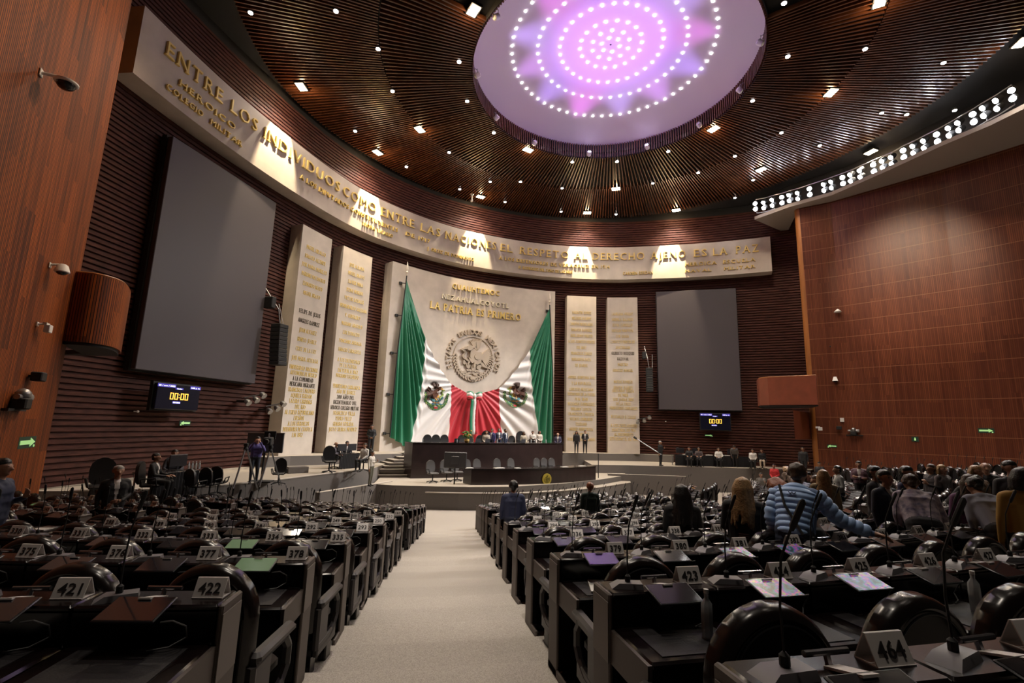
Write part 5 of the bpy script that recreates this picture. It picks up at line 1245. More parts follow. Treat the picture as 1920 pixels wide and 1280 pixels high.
def person(px, hy, label, pose='stand', h=1.72, top=(.02, .02, .025), bot=(.015, .015, .018), shirt=None, skin='a', hair='short', hc='black', face='cam', d=None, z=None, turn=0.0, vox=.0125, p=None, group=None, dark=None):
    me, T = body_mesh(pose, vox); sc = h / 1.73
    if p is None:
        if d is not None: p = atd(px, hy, d); p.z = z if z is not None else floor_z(p)
        else: p = find_spot(px, hy, h)
    to = Vector((-p.x, -p.y, 0)) if face == 'cam' else Vector((p.x, p.y, 0)) if face == 'away' else (Vector((RC.x - p.x, RC.y - p.y, 0)))
    rz = math.atan2(to.y, to.x) + PI / 2 + turn
    o = bpy.data.objects.new('person', me); COL.objects.link(o); o.location = p; o.rotation_euler = (0, 0, rz); o.scale = (sc,) * 3
    for k, m in enumerate((SKIN[skin], cmat(top) if not isinstance(top, bpy.types.Material) else top, cmat(bot), M_shoe, cmat(shirt) if shirt else (cmat(top) if not isinstance(top, bpy.types.Material) else top), M_eye, M_lip)):
        o.material_slots[k].link = 'OBJECT'; o.material_slots[k].material = m
    if hair:
        c = bpy.data.objects.new('hair', hair_mesh(hair, pose)); COL.objects.link(c); c.parent = o; c.material_slots[0].link = 'OBJECT'; c.material_slots[0].material = HAIRM[hc]
    tag(o, label, 'person', group); PEOPLE.append(o)
    if pose.startswith('sit'):
        base = z if z is not None else p.z; fl = {Z_UP + .2: Z_UP, Z_UP + .15: Z_UP}.get(base, base); lab = 'black chair beneath the ' + label
        office_chair(Vector((p.x, p.y, fl)), rz, ' '.join(lab.split()[:16]), 'black', None, 1.0 + (base - fl) * 2)
    return o
W = (.62, .60, .57); BLK = (.012, .012, .014); NAVY = (.018, .024, .055); GREY = (.16, .16, .165)
# left stage
person(225, 866, 'grey-haired person in a dark suit and white shirt standing before the left stage', 'belly', 1.72, BLK, BLK, W, 'a', 'short', 'grey', p=near_spot(225, 866, 1.70, 13.6), turn=.2)
person(297, 833, 'seated person in a dark suit and tie at the left end of the stenographers table', 'sit_table', 1.72, BLK, BLK, W, 'a', 'short', 'black', d=17.4, z=Z_LEFT - .0, turn=1.25)
person(331, 829, 'person in a dark shirt seated behind the stenographers table, second from left', 'sit_table', 1.72, (.03, .03, .04), BLK, None, 'b', 'short', 'black', d=19.2, z=Z_LEFT, turn=.1)
person(484, 820, 'camera operator in a violet jacket and dark trousers on the left stage', 'camera', 1.74, (.10, .08, .26), (.03, .035, .05), None, 'a', 'short', 'black', d=21.0, z=Z_LEFT)
person(698, 797, 'person in black with clasped hands guarding the left of the flag slab', 'clasp', 1.74, BLK, BLK, None, 'b', 'short', 'black', d=30.6, z=Z_UP)
person(630, 839, 'bald person in grey bent over the control table', 'sit_table', 1.7, (.10, .09, .11), BLK, None, 'a', 'fringe', 'grey', d=27.0, z=Z_LEFT, turn=1.0)
person(651, 832, 'dark-haired person behind the monitors of the control table', 'sit_table', 1.72, (.04, .04, .05), BLK, W, 'b', 'short', 'black', d=28.2, z=Z_LEFT)
person(684, 841, 'seated person in a white shirt at the right end of the control table', 'sit', 1.72, W, BLK, None, 'a', 'short', 'black', d=25.6, z=Z_LEFT, turn=-.7)
person(699, 841, 'person in a white blouse and olive skirt standing below the left stage corner', 'phone', 1.64, (.66, .62, .56), (.13, .125, .09), None, 'a', 'bun', 'black', d=24.7, z=Z2, turn=1.0)
# presiding rostrum
ub = lambda px: 29.2 + (px - 773) * .0235
person(923, 800, 'person in a violet-blue suit standing behind the rostrum, leftmost of three', 'stand', 1.70, (.05, .045, .15), NAVY, W, 'b', 'short', 'black', d=ub(923), z=Z_UP, turn=-.6)
person(936, 798, 'person with white shirt and dark jacket, middle of the three behind the rostrum', 'belly', 1.72, (.05, .05, .08), NAVY, W, 'a', 'short', 'black', d=ub(936), z=Z_UP, turn=.4)
person(948, 801, 'person in a navy suit, rightmost of the three behind the rostrum', 'stand', 1.70, NAVY, NAVY, W, 'b', 'short', 'black', d=ub(948), z=Z_UP, turn=.9)
person(912, 814, 'seated person in pale clothes left of the standing three on the rostrum', 'sit', 1.72, (.40, .34, .28), BLK, None, 'a', 'bob', 'brown', d=ub(912), z=Z_UP + .2)
person(982, 815, 'dark-haired person in beige seated in the right half of the rostrum', 'sit', 1.72, (.36, .31, .24), BLK, None, 'b', 'bob', 'black', d=ub(982), z=Z_UP + .2, turn=.5)
person(999, 805, 'person in a white blouse and black skirt standing on the rostrum', 'crossed', 1.62, W, BLK, None, 'b', 'bun', 'black', d=ub(999), z=Z_UP)
person(1012, 804, 'person in a white dress standing rightmost behind the rostrum', 'clasp', 1.64, (.62, .56, .50), (.62, .56, .50), None, 'a', 'bob', 'black', d=ub(1012), z=Z_UP, turn=.5)
person(1046, 816, 'bald person seated at the right end of the tall rostrum', 'sit', 1.74, (.05, .045, .09), BLK, W, 'c', 'fringe', 'grey', d=ub(1046), z=Z_UP + .15)
person(1081, 809, 'person in a black trouser suit, left of the pair before the stone tablet', 'stand', 1.68, BLK, BLK, None, 'a', 'long', 'black', d=38.2, z=Z_UP)
person(1097, 807, 'person in a black suit and pale shirt, right of the pair before the stone tablet', 'clasp', 1.74, BLK, BLK, W, 'a', 'short', 'black', d=38.3, z=Z_UP)
# right stage
person(1238, 826, 'technician in black working a long boom pole on the right stage', 'phone', 1.72, BLK, BLK, None, 'a', 'short', 'grey', d=36.5, z=Z_RIGHT, turn=1.0)
for px, hy, lb, ps, tp, bt, hr, hcl, dd in ((1292, 840, 'dark-clothed person seated behind the draped table, leftmost', 'sit_table', BLK, BLK, 'short', 'black', 37.4), (1310, 841, 'person in grey-brown seated second from left behind the draped table', 'sit_table', (.08, .06, .06), BLK, 'bob', 'black', 37.8), (1347, 840, 'person in a white top seated mid draped table', 'sit_table', W, BLK, 'long', 'black', 38.5),
                          (1376, 829, 'person in a grey sweater standing behind the draped table', 'lean', (.13, .12, .12), BLK, 'short', 'black', 39.2), (1411, 843, 'person in a white shirt lounging right of the draped table', 'sit', W, BLK, 'short', 'black', 38.7), (1428, 843, 'person in black jacket and beige trousers seated beside the draped table', 'sit', BLK, (.50, .42, .32), 'short', 'black', 38.9)):
    person(px, hy, lb, ps, 1.72, tp, bt, None, 'a', hr, hcl, d=dd, z=Z_RIGHT)
person(1450, 856, 'person in a bright red shirt and dark trousers below the right stage', 'clasp', 1.68, (.50, .02, .025), (.03, .03, .04), None, 'b', 'short', 'black', d=31.5, z=EYE - 3.35, turn=-.4)
person(1426, 876, 'person in a grey jacket looking at a phone below the right stage', 'phone', 1.70, (.15, .14, .13), (.06, .06, .06), None, 'a', 'short', 'black', d=29.5, z=EYE - 3.75, turn=.3)
person(1505, 842, 'dark-suited person in the dim recess under the right balcony', 'stand', 1.74, BLK, BLK, None, 'b', 'short', 'black', d=35.2, z=Z_RIGHT - .05)
person(1535, 856, 'dark figure beside the orange wall edge at the right recess', 'stand', 1.70, (.02, .02, .025), BLK, None, 'b', 'short', 'black', d=33.2, z=.9)
# standing crowd among the right seats
CR = [(1474, 875, 'tan-capped person at the left end of the right crowd', 'stand', (.14, .10, .08), 'a', 'cap', 'grey', 'cam', -.8), (1488, 886, 'blond person in brown behind the light blue puffer jacket', 'lean', (.14, .09, .06), 'c', 'bob', 'blond', 'away', .6),
      (1503, 903, 'person in a grey-blue shirt with a dark emblem on the back', 'lean', (.22, .24, .36), 'a', 'short', 'brown', 'away', 0), (1515, 886, 'dark-haired person with a pink face in the right crowd', 'stand', (.05, .045, .05), 'c', 'bob', 'black', 'cam', .5), (1529, 893, 'person in a white blouse turned left in the right crowd', 'phone', W, 'a', 'wavy', 'brown', 'cam', -.9),
      (1543, 884, 'person with long pale blond hair seen from behind', 'stand', (.30, .24, .13), 'c', 'long', 'blond', 'away', 0), (1569, 874, 'person in a light grey suit looking left in the right crowd', 'belly', (.27, .28, .28), 'a', 'short', 'black', 'cam', -1.2),
      (1609, 861, 'person in a mauve blazer with folded arms by the right wall', 'crossed', (.15, .085, .11), 'a', 'short', 'black', 'cam', -.1), (1640, 882, 'person in a charcoal suit facing right next to the navy suit', 'stand', (.05, .048, .055), 'a', 'short', 'black', 'cam', 1.2), (1658, 884, 'person in a navy suit and tie looking down at a phone', 'phone', (.02, .026, .045), 'a', 'short', 'black', 'cam', .9),
      (1701, 882, 'person in a dark blue jacket turned right in the right crowd', 'stand', (.03, .03, .08), 'a', 'short', 'black', 'cam', 1.1), (1723, 896, 'person in a flowered pale shirt bending over, seen from behind', 'lean', None, 'b', 'short', 'brown', 'away', .2), (1745, 876, 'person taking a photo near the back right wall', 'phone', (.04, .035, .04), 'a', 'short', 'brown', 'cam', -.8),
      (1766, 875, 'blond person in a grey patterned top near the back right wall', 'stand', (.17, .15, .15), 'c', 'bob', 'blond', 'cam', .9), (1782, 888, 'person in black stooping among the right seats', 'lean', BLK, 'a', 'short', 'black', 'cam', .9), (1816, 890, 'long-haired person in violet and brown seen from behind at right', 'stand', (.13, .05, .13), 'a', 'long', 'brown', 'away', .2),
      (1830, 876, 'person with streaked hair facing right at the far right', 'stand', (.20, .12, .07), 'a', 'bob', 'blond', 'cam', .9), (1846, 862, 'bald person in black behind the grey-shirted one', 'stand', BLK, 'a', 'fringe', 'black', 'cam', .2), (1866, 866, 'person in a grey shirt with black straps leaning forward at far right', 'lean', (.23, .24, .29), 'a', 'short', 'black', 'away', .5), (1914, 884, 'person in a mustard coat cut by the right picture edge', 'stand', (.42, .24, .05), 'a', 'bob', 'black', 'away', .3), (1893, 868, 'dark-jacketed person at the far right facing the mustard coat', 'stand', (.03, .03, .035), 'b', 'short', 'black', 'cam', .6)]
CD = {1474: 25, 1488: 22, 1503: 14, 1515: 17, 1529: 13, 1543: 11.5, 1569: 17, 1609: 21, 1640: 10.5, 1658: 9.3, 1701: 11, 1723: 8.3, 1745: 17, 1766: 17, 1782: 13, 1816: 9.6, 1830: 13, 1846: 15, 1866: 8.4, 1914: 8.2, 1893: 11}
M_floral = mat('flowered_cloth', (.50, .42, .46), .7, col2=(.07, .06, .13), vscale=16)
for px, hy, lb, ps, tp, sk, hr, hcl, fc, tr in CR:
    hh = 1.34 if ps == 'lean' else 1.68; sh = W if ('suit' in lb or 'blazer' in lb) else None
    q = near_spot(px, hy, hh, CD.get(px, 16))
    person(px, hy, lb, ps, 1.70, tp if tp else M_floral, (.022, .022, .026), sh, sk, hr, hcl, fc, p=q, turn=tr)
# nearest figures
pf = person(1483, 902, 'person in a light blue puffer jacket reaching right, seen from behind', 'reach', 1.74, (.13, .20, .36), (.02, .03, .06), None, 'a', 'short', 'brown', 'away', turn=-.25, vox=.009, p=near_spot(1483, 902, 1.52, 6.7))
def puffer(o):
    _, T = pose_caps('reach'); b = MB(); rings = []; n = 26
    prof = [(.93, .155, .125), (1.0, .168, .135), (1.1, .170, .135), (1.2, .182, .14), (1.3, .205, .145), (1.38, .215, .13), (1.44, .13, .105), (1.49, .075, .075)]
    for k in range(57):
        z = .93 + .56 * k / 56; rx = np.interp(z, [p[0] for p in prof], [p[1] for p in prof]); ry = np.interp(z, [p[0] for p in prof], [p[2] for p in prof]); puff = .020 * abs(math.sin(k / 56 * PI * 9)) ** .6
        rings.append([T(((rx + puff) * math.cos(a), (ry + puff) * math.sin(a) + .008, z)) for a in [2 * PI * i / n for i in range(n)]])
    b.loft(rings, 0, False)
    for s, pts in ((-1, [(-.18, .015, 1.40), (-.36, -.16, 1.22), (-.60, -.29, 1.165)]), (1, [(.18, .015, 1.40), (.235, .0, 1.13), (.22, -.11, .94)])):
        P = []; rs = []
        for k in range(41):
            t = k / 40 * 2; i = min(int(t), 1); f = t - i; P.append(T(Vector(pts[i]).lerp(Vector(pts[i + 1]), f))); rs.append((.082 - .030 * k / 40) + .014 * abs(math.sin(k / 40 * PI * 8)) ** .6)
        b.tube(P, rs, 14)
    c = b.build('puffer_jacket', mat('puffer_blue', (.34, .52, .86), .5, sheen=.3), o, True); c['label'] = 'light blue quilted puffer jacket'
    b = MB(); b.tube([T((.13, .165, 1.42)), T((.06, .185, 1.2)), T((-.08, .175, .98)), T((-.12, .17, .92))], .014, 6); c = b.build('shoulder_strap', M_black, o)
    vs, fs = text_geo('ʊ', .001, .001) if False else ([], [])
    b = MB(); b.tube([T((x, .165 + .004, z)) for x, z in ((-.035, 1.355), (-.018, 1.335), (0, 1.355), (.018, 1.335), (.035, 1.355))], .005, 5); b.tube([T((-.05, .168, 1.318)), T((.05, .168, 1.318))], .004, 5); b.build('back_emblem', mat('emblem_navy', (.03, .05, .12), .6), o)
puffer(pf)
bl = person(1392, 900, 'person with long blond hair and black striped sweater, seen from behind', 'phone', 1.66, (.013, .013, .015), (.02, .02, .025), None, 'c', 'long', 'blond', 'away', turn=-.1, vox=.010, p=near_spot(1392, 900, 1.64, 6.6))
def stripes(o):
    _, T = pose_caps('phone'); b = MB()
    for k, z in enumerate((1.02, 1.045, 1.07)): b.loft([[T(((.172) * math.cos(a), .112 * 1.06 * math.sin(a), zz)) for a in [2 * PI * i / 24 for i in range(24)]] for zz in (z, z + .012)], 0, False)
    b.build('stripes', mat('stripe_pink', (.42, .30, .28), .8), o)
stripes(bl)
person(1277, 908, 'person with long dark hair and black jacket, seen from behind', 'stand', 1.66, (.014, .013, .014), BLK, None, 'a', 'wavy', 'black', 'away', turn=.2, vox=.010, p=near_spot(1277, 908, 1.62, 7.0))
person(1515, 925, 'red-brown haired person bent down beside the puffer jacket', 'lean', 1.66, (.09, .045, .02), BLK, None, 'c', 'wavy', 'red', 'away', turn=.8, p=near_spot(1514, 922, 1.34, 7.0))
person(963, 905, 'person in a navy suit seated with back turned, nearest the aisle', 'stand', 1.66, (.028, .033, .075), (.02, .024, .05), None, 'b', 'short', 'black', 'away', turn=.1, p=near_spot(963, 905, 1.60, 9.6))
person(1106, 905, 'red-haired person in dark green in the front rows', 'stand', 1.60, (.02, .035, .03), BLK, None, 'c', 'short', 'red', 'away', turn=.3, p=near_spot(1106, 905, 1.58, 13.5))
person(8, 862, 'dark-haired person in navy looking at a phone at the left picture edge', 'phone', 1.74, (.022, .03, .07), NAVY, None, 'a', 'short', 'black', 'cam', turn=1.0, p=find_spot(8, 862, 1.72, 8, 13))
# boom pole of the technician
def boom():
    p = atd(1215, 836, 36.3); q = atd(1240, 852, 36.3); o = empty('boom_pole', (q.x, q.y, q.z)); b = MB(); b.tube([Vector((0, 0, 0)), p - q, (p - q) * 1.9], .035, 6); b.build('pole', M_metal, o); b = MB(); b.tube([(p - q) * 1.85, (p - q) * 2.1], .07, 8); b.build('microphone', M_black, o); tag(o, 'long boom pole held by the technician on the right stage', 'boom pole')
boom()
# ================================================================== small fittings on the clad walls
def left_wall_pt(px, py):
    r = ray(px, py); n = Vector((-LW_D.y, LW_D.x, 0)); t = (Vector((LW_A.x, LW_A.y, 0)).dot(n)) / (r.x * n.x + r.y * n.y); return Vector((r.x * t, r.y * t, EYE + r.z * t))
LN_ = Vector((-LW_D.y, LW_D.x, 0)); LN_ = LN_ if LN_.x > 0 else -LN_
def left_frame(px, py):
    p = left_wall_pt(px, py); return frame(p + LN_ * .004, -LW_D)
def right_wall_pt(px, py):
    r = ray(px, py); best = None
    for (x1, y1), (x2, y2) in zip(W_OUT[1:], W_OUT[2:]):
        n = Vector((y2 - y1, x1 - x2, 0)); den = r.x * n.x + r.y * n.y
        t = (x1 * n.x + y1 * n.y) / den; q = Vector((r.x * t, r.y * t, EYE + r.z * t))
        if min(y1, y2) - .01 <= q.y <= max(y1, y2) + .01: best = (q, Vector((x2 - x1, y2 - y1, 0)).normalized())
    return best
def right_frame(px, py):
    q, d = right_wall_pt(px, py); n = Vector((d.y, -d.x, 0)); n = n if n.x < 0 else -n; return frame(q + n * .004, d if Vector((0, 0, 1)).cross(d).dot(n) < 0 else -d)
def fit(M, name, parts, label, cat):
    root = empty(name, M.translation); L = Matrix.Translation(-M.translation) @ M
    for n, b, m in parts: b.v = [tuple(L @ Vector(v)) for v in b.v]; b.build(n, m, root, True)
    return tag(root, label, cat)
def dome_cam(r, arm):
    b = MB(); b.box(-.07, .07, -.03, 0, -.09, .09, 0, None, .01); b.tube([(0, -.02, 0), (.05, -arm * .6, .04), (.08, -arm, .03)], .035, 8)
    c = MB(); T = Matrix.Translation((.08, -arm, -.02)); c.lathe([(.02, .07), (r * .6, .05), (r, 0), (r, -.03), (r * .9, -.05)], 18, M=T)
    d = MB(); d.ball((.08, -arm, -.07), (r * .8, r * .8, r * .62), 0, 14); return [('bracket', b, M_white), ('housing', c, M_white), ('dome', d, mat('smoked_dome', (.02, .02, .022), .1))]
fit(left_frame(75, 136), 'dome_camera', dome_cam(.22, .42), 'white dome security camera highest on the left clad wall', 'security camera')
def bullet():
    b = MB(); b.box(-.06, .06, -.03, 0, -.07, .07, 0, None, .01); b.tube([(0, -.02, .02), (.03, -.16, .05), (.05, -.24, .03)], .03, 8); c = MB(); c.lathe([(.06, .1), (.11, .06), (.16, -.09), (.15, -.11)], 16, M=Matrix.Translation((.05, -.24, -.02))); d = MB(); d.ball((.05, -.24, -.12), (.12, .12, .08)); return [('bracket', b, M_white), ('housing', c, M_white), ('dome', d, MATS['smoked_dome'])]
fit(left_frame(92, 497), 'dome_camera', bullet(), 'white cone shaped security camera left of the balcony', 'security camera')
def box_cam():
    b = MB(); b.box(-.05, .05, -.03, 0, -.05, .05); b.tube([(0, -.02, 0), (0, -.14, .02)], .025, 6); b.box(-.05, .14, -.20, -.12, .0, .05); c = MB(); c.box(.05, .24, -.24, -.12, -.17, .02, 0, None, .012); return [('bracket', b, M_white), ('box', c, M_white)]
fit(left_frame(68, 607), 'motion_sensor', box_cam(), 'small white sensor box low on the left clad wall', 'sensor')
def small_speaker():
    b = MB(); b.box(-.05, .05, -.1, 0, -.03, .03); c = MB(); c.box(-.14, .16, -.28, -.06, -.11, .11, 0, None, .02); return [('bracket', b, M_black), ('cabinet', c, M_black)]
fit(left_frame(54, 705), 'wall_speaker', small_speaker(), 'small black wall speaker on the left clad wall', 'loudspeaker')
def moving_head():
    b = MB(); b.box(-.45, .45, -.12, 0, -.30, -.24); b.box(-.16, .16, -.3, -.02, -.26, 0, 0, None, .03); c = MB(); c.ball((0, -.16, .08), (.15, .15, .14)); c.lathe([(.07, 0), (.09, .1), (.1, .22)], 12, M=Matrix.Translation((.1, -.16, .02)) @ Matrix.Rotation(PI / 2, 4, 'Y')); c.lathe([(.05, 0), (.06, .1), (.06, .2)], 12, M=Matrix.Translation((-.1, -.16, .02)) @ Matrix.Rotation(-PI / 2, 4, 'Y')); return [('base', b, M_black), ('lamp_head', c, M_metal)]
fit(left_frame(24, 745), 'moving_head_light', moving_head(), 'black moving head stage light on the left clad wall', 'stage light')
arrow_sign(left_frame(51, 829), .98, .28, False, 'large glowing green arrow sign pointing right on the left wall')
# spot fixtures on the back wall
def wall_spots():
    b = MB(); b.box(-.05, .05, -.2, .6, -.05, .05); b.tube([(-.4, -.2, .15), (.5, -.25, .35)], .03, 6); c = MB()
    for x, z in ((-.4, .05), (.1, .2), (.5, .45)): c.lathe([(.06, 0), (.13, .1), (.15, .3)], 10, M=Matrix.Translation((x, -.3, z)) @ Matrix.Rotation(2.2, 4, 'X'))
    return [('bracket', b, M_black), ('lamp_heads', c, M_metal)]
for px, py, lb in ((463, 752, 'cluster of small spotlights on the wall left of the first tablet'), (503, 768, 'dark bracket lamp beside the foot of the first stone tablet'), (1205, 790, 'dark bracket lamps right of the last stone tablet')):
    fit(wall_frame(px, py, -.3), 'wall_spotlights', wall_spots(), lb, 'spotlight')
def knob():
    b = MB(); b.tube([(0, 0, 0), (0, -.15, 0)], .02, 6); b.ball((0, -.18, 0), .05); return [('knob', b, M_white)]
for px, py, lb in ((251, 771, 'tiny white sensor on the wall left of the left timing display'), (1248, 790, 'tiny white sensor on the wall left of the right timing display')): fit(wall_frame(px, py, -.6), 'wall_sensor', knob(), lb, 'sensor')
b = MB(); b.lathe([(.1, 0), (.12, .05), (.05, .08), (.05, .5), (.12, .54), (.14, .62)], 10); s_, z_ = hit(887, 388, .9); q_ = wall_pt(s_, .6); o = b.build('pendant_microphone', M_white, None, True, (q_.x, q_.y, CZ - .75)); tag(o, 'small white fixture hanging at the ceiling edge above the frieze', 'fixture')
# right clad wall
def uplight():
    b = MB(); b.tube([(0, 0, .05), (0, -.2, .05)], .03, 6); c = MB(); c.lathe([(.03, .16), (.10, .1), (.22, -.02), (.20, -.06)], 14, M=Matrix.Translation((0, -.24, .0))); return [('bracket', b, M_metal), ('housing', c, M_white)]
fit(right_frame(1571, 585), 'dome_camera', uplight(), 'white dome security camera highest on the right clad wall', 'security camera')
def cone():
    c = MB(); c.loft([[(-.16, -.3, -.12), (.16, -.3, -.12), (.16, 0, -.12), (-.16, 0, -.12)], [(-.08, -.16, .16), (.08, -.16, .16), (.08, 0, .16), (-.08, 0, .16)]]); d = MB(); d.box(-.1, .1, -.2, 0, -.18, -.12); return [('housing', c, M_white), ('lens', d, M_black)]
fit(right_frame(1566, 711), 'dome_camera', cone(), 'white wedge shaped security camera on the right clad wall', 'security camera')
fit(right_frame(1557, 650), 'wall_sensor', [(n, b, M_black) for n, b, m in knob()], 'tiny dark sensor between the two right wall cameras', 'sensor')
def plate(w, h, t=.06):
    b = MB(); b.box(-w / 2, w / 2, -t, 0, -h / 2, h / 2, 0, None, .01); return [('plate', b, M_white)]
fit(right_frame(1579, 787), 'wall_box', plate(.22, .26), 'small white box on the right clad wall, upper one', 'wall box')
fit(right_frame(1573, 802), 'wall_speaker', small_speaker(), 'small black wall speaker on the right clad wall', 'loudspeaker')
fit(right_frame(1602, 808), 'moving_head_light', moving_head(), 'black moving head stage light on the right clad wall', 'stage light')
arrow_sign(right_frame(1560, 836), .55, .2, True, 'green exit arrow sign pointing left on the right wall')
arrow_sign(right_frame(1849, 807), .66, .26, False, 'green arrow sign pointing right near the right picture edge')
def exit_sign():
    b = MB(); b.box(-.16, .16, -.03, 0, -.14, .14); c = MB(); c.ball((0, -.035, .06), (.03, .01, .03)); c.box(-.04, .04, -.04, -.03, -.08, .03); return [('board', b, M_signgreen), ('pictogram', c, M_arrow)]
fit(right_frame(1716, 823), 'pictogram_sign', exit_sign(), 'small square green pictogram sign on the right wall', 'sign')
# recess side panel under the right balcony
q = atd(1500, 800, 34.2); e0 = Vector((20.2, 32.9, 0))
b = MB(); b.grid([[Vector((q.x, q.y + .6, z)), Vector((e0.x + .2, e0.y + .3, z))] for z in (atd(1500, 824, 34.2).z, atd(1500, 768, 34.2).z)]); struct(b.build('wall_recess', MATS['red_brown_panel']))
M_q = frame(q + (e0 - Vector((q.x, q.y, 0))) * .6 + Vector((-.05, -.1, 0)), Vector((1, -.3, 0)))
fit(frame(atd(1531, 801, 33.0), Vector((1, -.4, 0))), 'motion_sensor', box_cam(), 'white sensor box under the right balcony', 'sensor')
# ------------------------------------------------------------------ lamps of the hall
def build_lights():
    # twin square floods in the ceiling
    sq = [(888, 20, 8.1), (565, 163, 17), (787, 243, 12.05), (708, 286, 16.4), (990, 281, 7.9), (901, 369, 15.8), (1155, 354, 12.05), (1101, 399, 16.2), (1268, 394, 17.2), (1338, 242, 8.1), (1558, 174, 12.0), (1427, 318, 14.9), (1633, 285, 17.4), (1650, 3, 11.7), (1916, 80, 18.5)]
    proto = None
    where = ['beside the oculus at its upper left', 'at the far left outer edge', 'on the middle seam at left', 'near the left outer edge above the frieze', 'beside the oculus at its lower left', 'above the middle of the inscription frieze', 'on the middle seam straight below the oculus', 'at the outer edge above the word DERECHO', 'at the outer edge right of DERECHO', 'beside the oculus at its lower right', 'on the middle seam at right', 'above the near end of the truss lamps', 'just over the middle of the truss lamps', 'at the top edge right of the oculus', 'at the far right edge of the ceiling']
    for k, (px, py, _) in enumerate(sq):
        p = atz(px, py, CZ - .02); a = math.atan2(p.y - OC.y, p.x - OC.x)
        if proto is None:
            root = empty('square_floodlight')
            b = MB(); b.box(-.36, .36, -.26, .26, 0, .16); b.build('housing', M_black, root)
            for s in (-1, 1):
                b = MB(); b.box(s * .17 - .13, s * .17 + .13, -.2, .2, -.02, .0); b.build('lens', M_warm, root)
            proto = root; o = root; o.location = p; o.rotation_euler = (0, 0, a + PI / 2)
        else: o = dup(proto, p, a + PI / 2)
        tag(o, 'square twin ceiling floodlight ' + where[k], 'ceiling light', 'square floodlights in the ceiling')
        l = bpy.data.lights.new('flood_spill', 'POINT'); l.energy = 45; l.color = (1, .66, .34); l.shadow_soft_size = .12; ol = bpy.data.objects.new('flood_spill', l); COL.objects.link(ol); ol.location = p + Vector((0, 0, -.22))
        spot('flood_beam', p + Vector((0, 0, -.1)), (p.x + (OC.x - p.x) * .12, p.y + (OC.y - p.y) * .12, 0), FLOOD_W, 125, (1, .86, .70), 0.7, .2)
    for x, y, w in ((3, 8, 1.2), (9, 6, 3.2), (0, 15, 1.6), (12, 3, .7)):  # floods of the ceiling behind the viewer
        spot('flood_beam', (x, y, CZ - .2), (x * .6, y + 1, 0), 60 * w, 95, (1, .86, .72), .7, .25)
    for x, y, tx, ty, w in ((-2.15, 18.8, -1.6, 15, 5200), (-1.5, 10, -.9, 7.5, 4200), (.6, 4, .5, 3, 1300), (-3, 24, -2.5, 23, 4000)):  # extra spots added over the aisle to brighten its carpet
        spot('aisle_beam', (x, y, CZ - .2), (tx, ty, 0), w, 36, (1, .88, .74), .9, .3)
    spot('aisle_beam', (.6, -4, CZ - .2), (-.3, 9, 1), 6000, 15, (1, .9, .8), .8, .3)
    # small round downlights
    rd = [(470, 23), (709, 91), (736, 170), (861, 115), (876, 189), (666, 245), (842, 285), (926, 248), (762, 312), (919, 340), (976, 340), (947, 378), (862, 354), (1073, 303), (1157, 302), (1054, 352), (1052, 396), (1155, 401), (1253, 283), (1224, 343), (1411, 188), (1477, 105), (1470, 5), (1622, 91), (1769, 117), (1653, 211), (1465, 248), (1537, 272), (1378, 292), (1309, 323), (1412, 337), (1378, 370), (1790, 206), (1700, 334 - 120), (630, 20)]
    b = MB(); b.lathe([(.02, .1), (.11, .1), (.13, .0), (.12, -.03), (.10, -.03)], 14); hm = b.mesh('downlight_body', M_metal, True)
    b = MB(); b.lathe([(.001, -.032), (.10, -.032), (.10, -.05), (.001, -.05)], 14); lm = b.mesh('downlight_lens', M_lamp)
    for k, (px, py) in enumerate(rd):
        p = atz(px, py, CZ)
        o = empty('round_downlight', p); c = bpy.data.objects.new('housing', hm); COL.objects.link(c); c.parent = o
        c = bpy.data.objects.new('lens', lm); COL.objects.link(c); c.parent = o
        tag(o, 'small round white downlight between the ceiling slats', 'ceiling light', 'round downlights in the slatted ceiling')
    # star lamps of the dome
    b = MB(); b.lathe([(.001, 0), (.052, 0), (.052, .03), (.001, .03)], 10); sm = b.mesh('dome_star', M_star)
    for r, n in ((.5, 6), (1.0, 10), (1.65, 18), (2.75, 30), (3.95, 42), (4.0, 0), (5.0, 0), (5.35, 58)):
        for k in range(n):
            a = 2 * PI * (k + .3 * r) / n; p = Vector((OC.x + r * math.cos(a), OC.y + r * math.sin(a), dome_z(r) - .05))
            q = project(p)
            if q[1] < -8: continue
            o = bpy.data.objects.new('star_lamp', sm); COL.objects.link(o); o.location = p
            tag(o, 'tiny white star lamp in the violet lit dome', 'dome light', 'star lamps in the dome')
    # spotlights hung on the oculus rim, four aim violet light into the dome
    rim = [(929, 31), (890, 141), (924, 223), (1000, 270), (1104, 290), (1216, 280), (1316, 237), (1397, 170), (1430, 79)]
    wr = ['at the upper left', 'at the left', 'at the lower left', 'below left next to a floodlight', 'at the bottom, glowing violet', 'at the bottom right, glowing violet', 'at the lower right next to a floodlight', 'at the right', 'at the upper right']
    for k, (px, py) in enumerate(rim):
        p = atz(px, py, CZ + .1); d = Vector((OC.x - p.x, OC.y - p.y, 0)); 
        d2 = d.normalized(); p = Vector((OC.x, OC.y, p.z)) - d2 * 7.15
        o = empty('rim_spotlight', p, math.atan2(d.y, d.x) - PI / 2)
        b = MB(); b.lathe([(.09, -.16), (.14, -.12), (.15, .12), (.10, .16)], 12, M=Matrix.Rotation(-.9, 4, 'X')); b.build('lamp_body', M_white, o, True)
        b = MB(); b.tube([(-.17, 0, 0), (-.17, 0, .25), (0, -.05, .34), (.17, 0, .25), (.17, 0, 0)], .012, 6); b.tube([(0, -.05, .34), (0, -.3, .5)], .015, 6); b.build('yoke', M_metal, o)
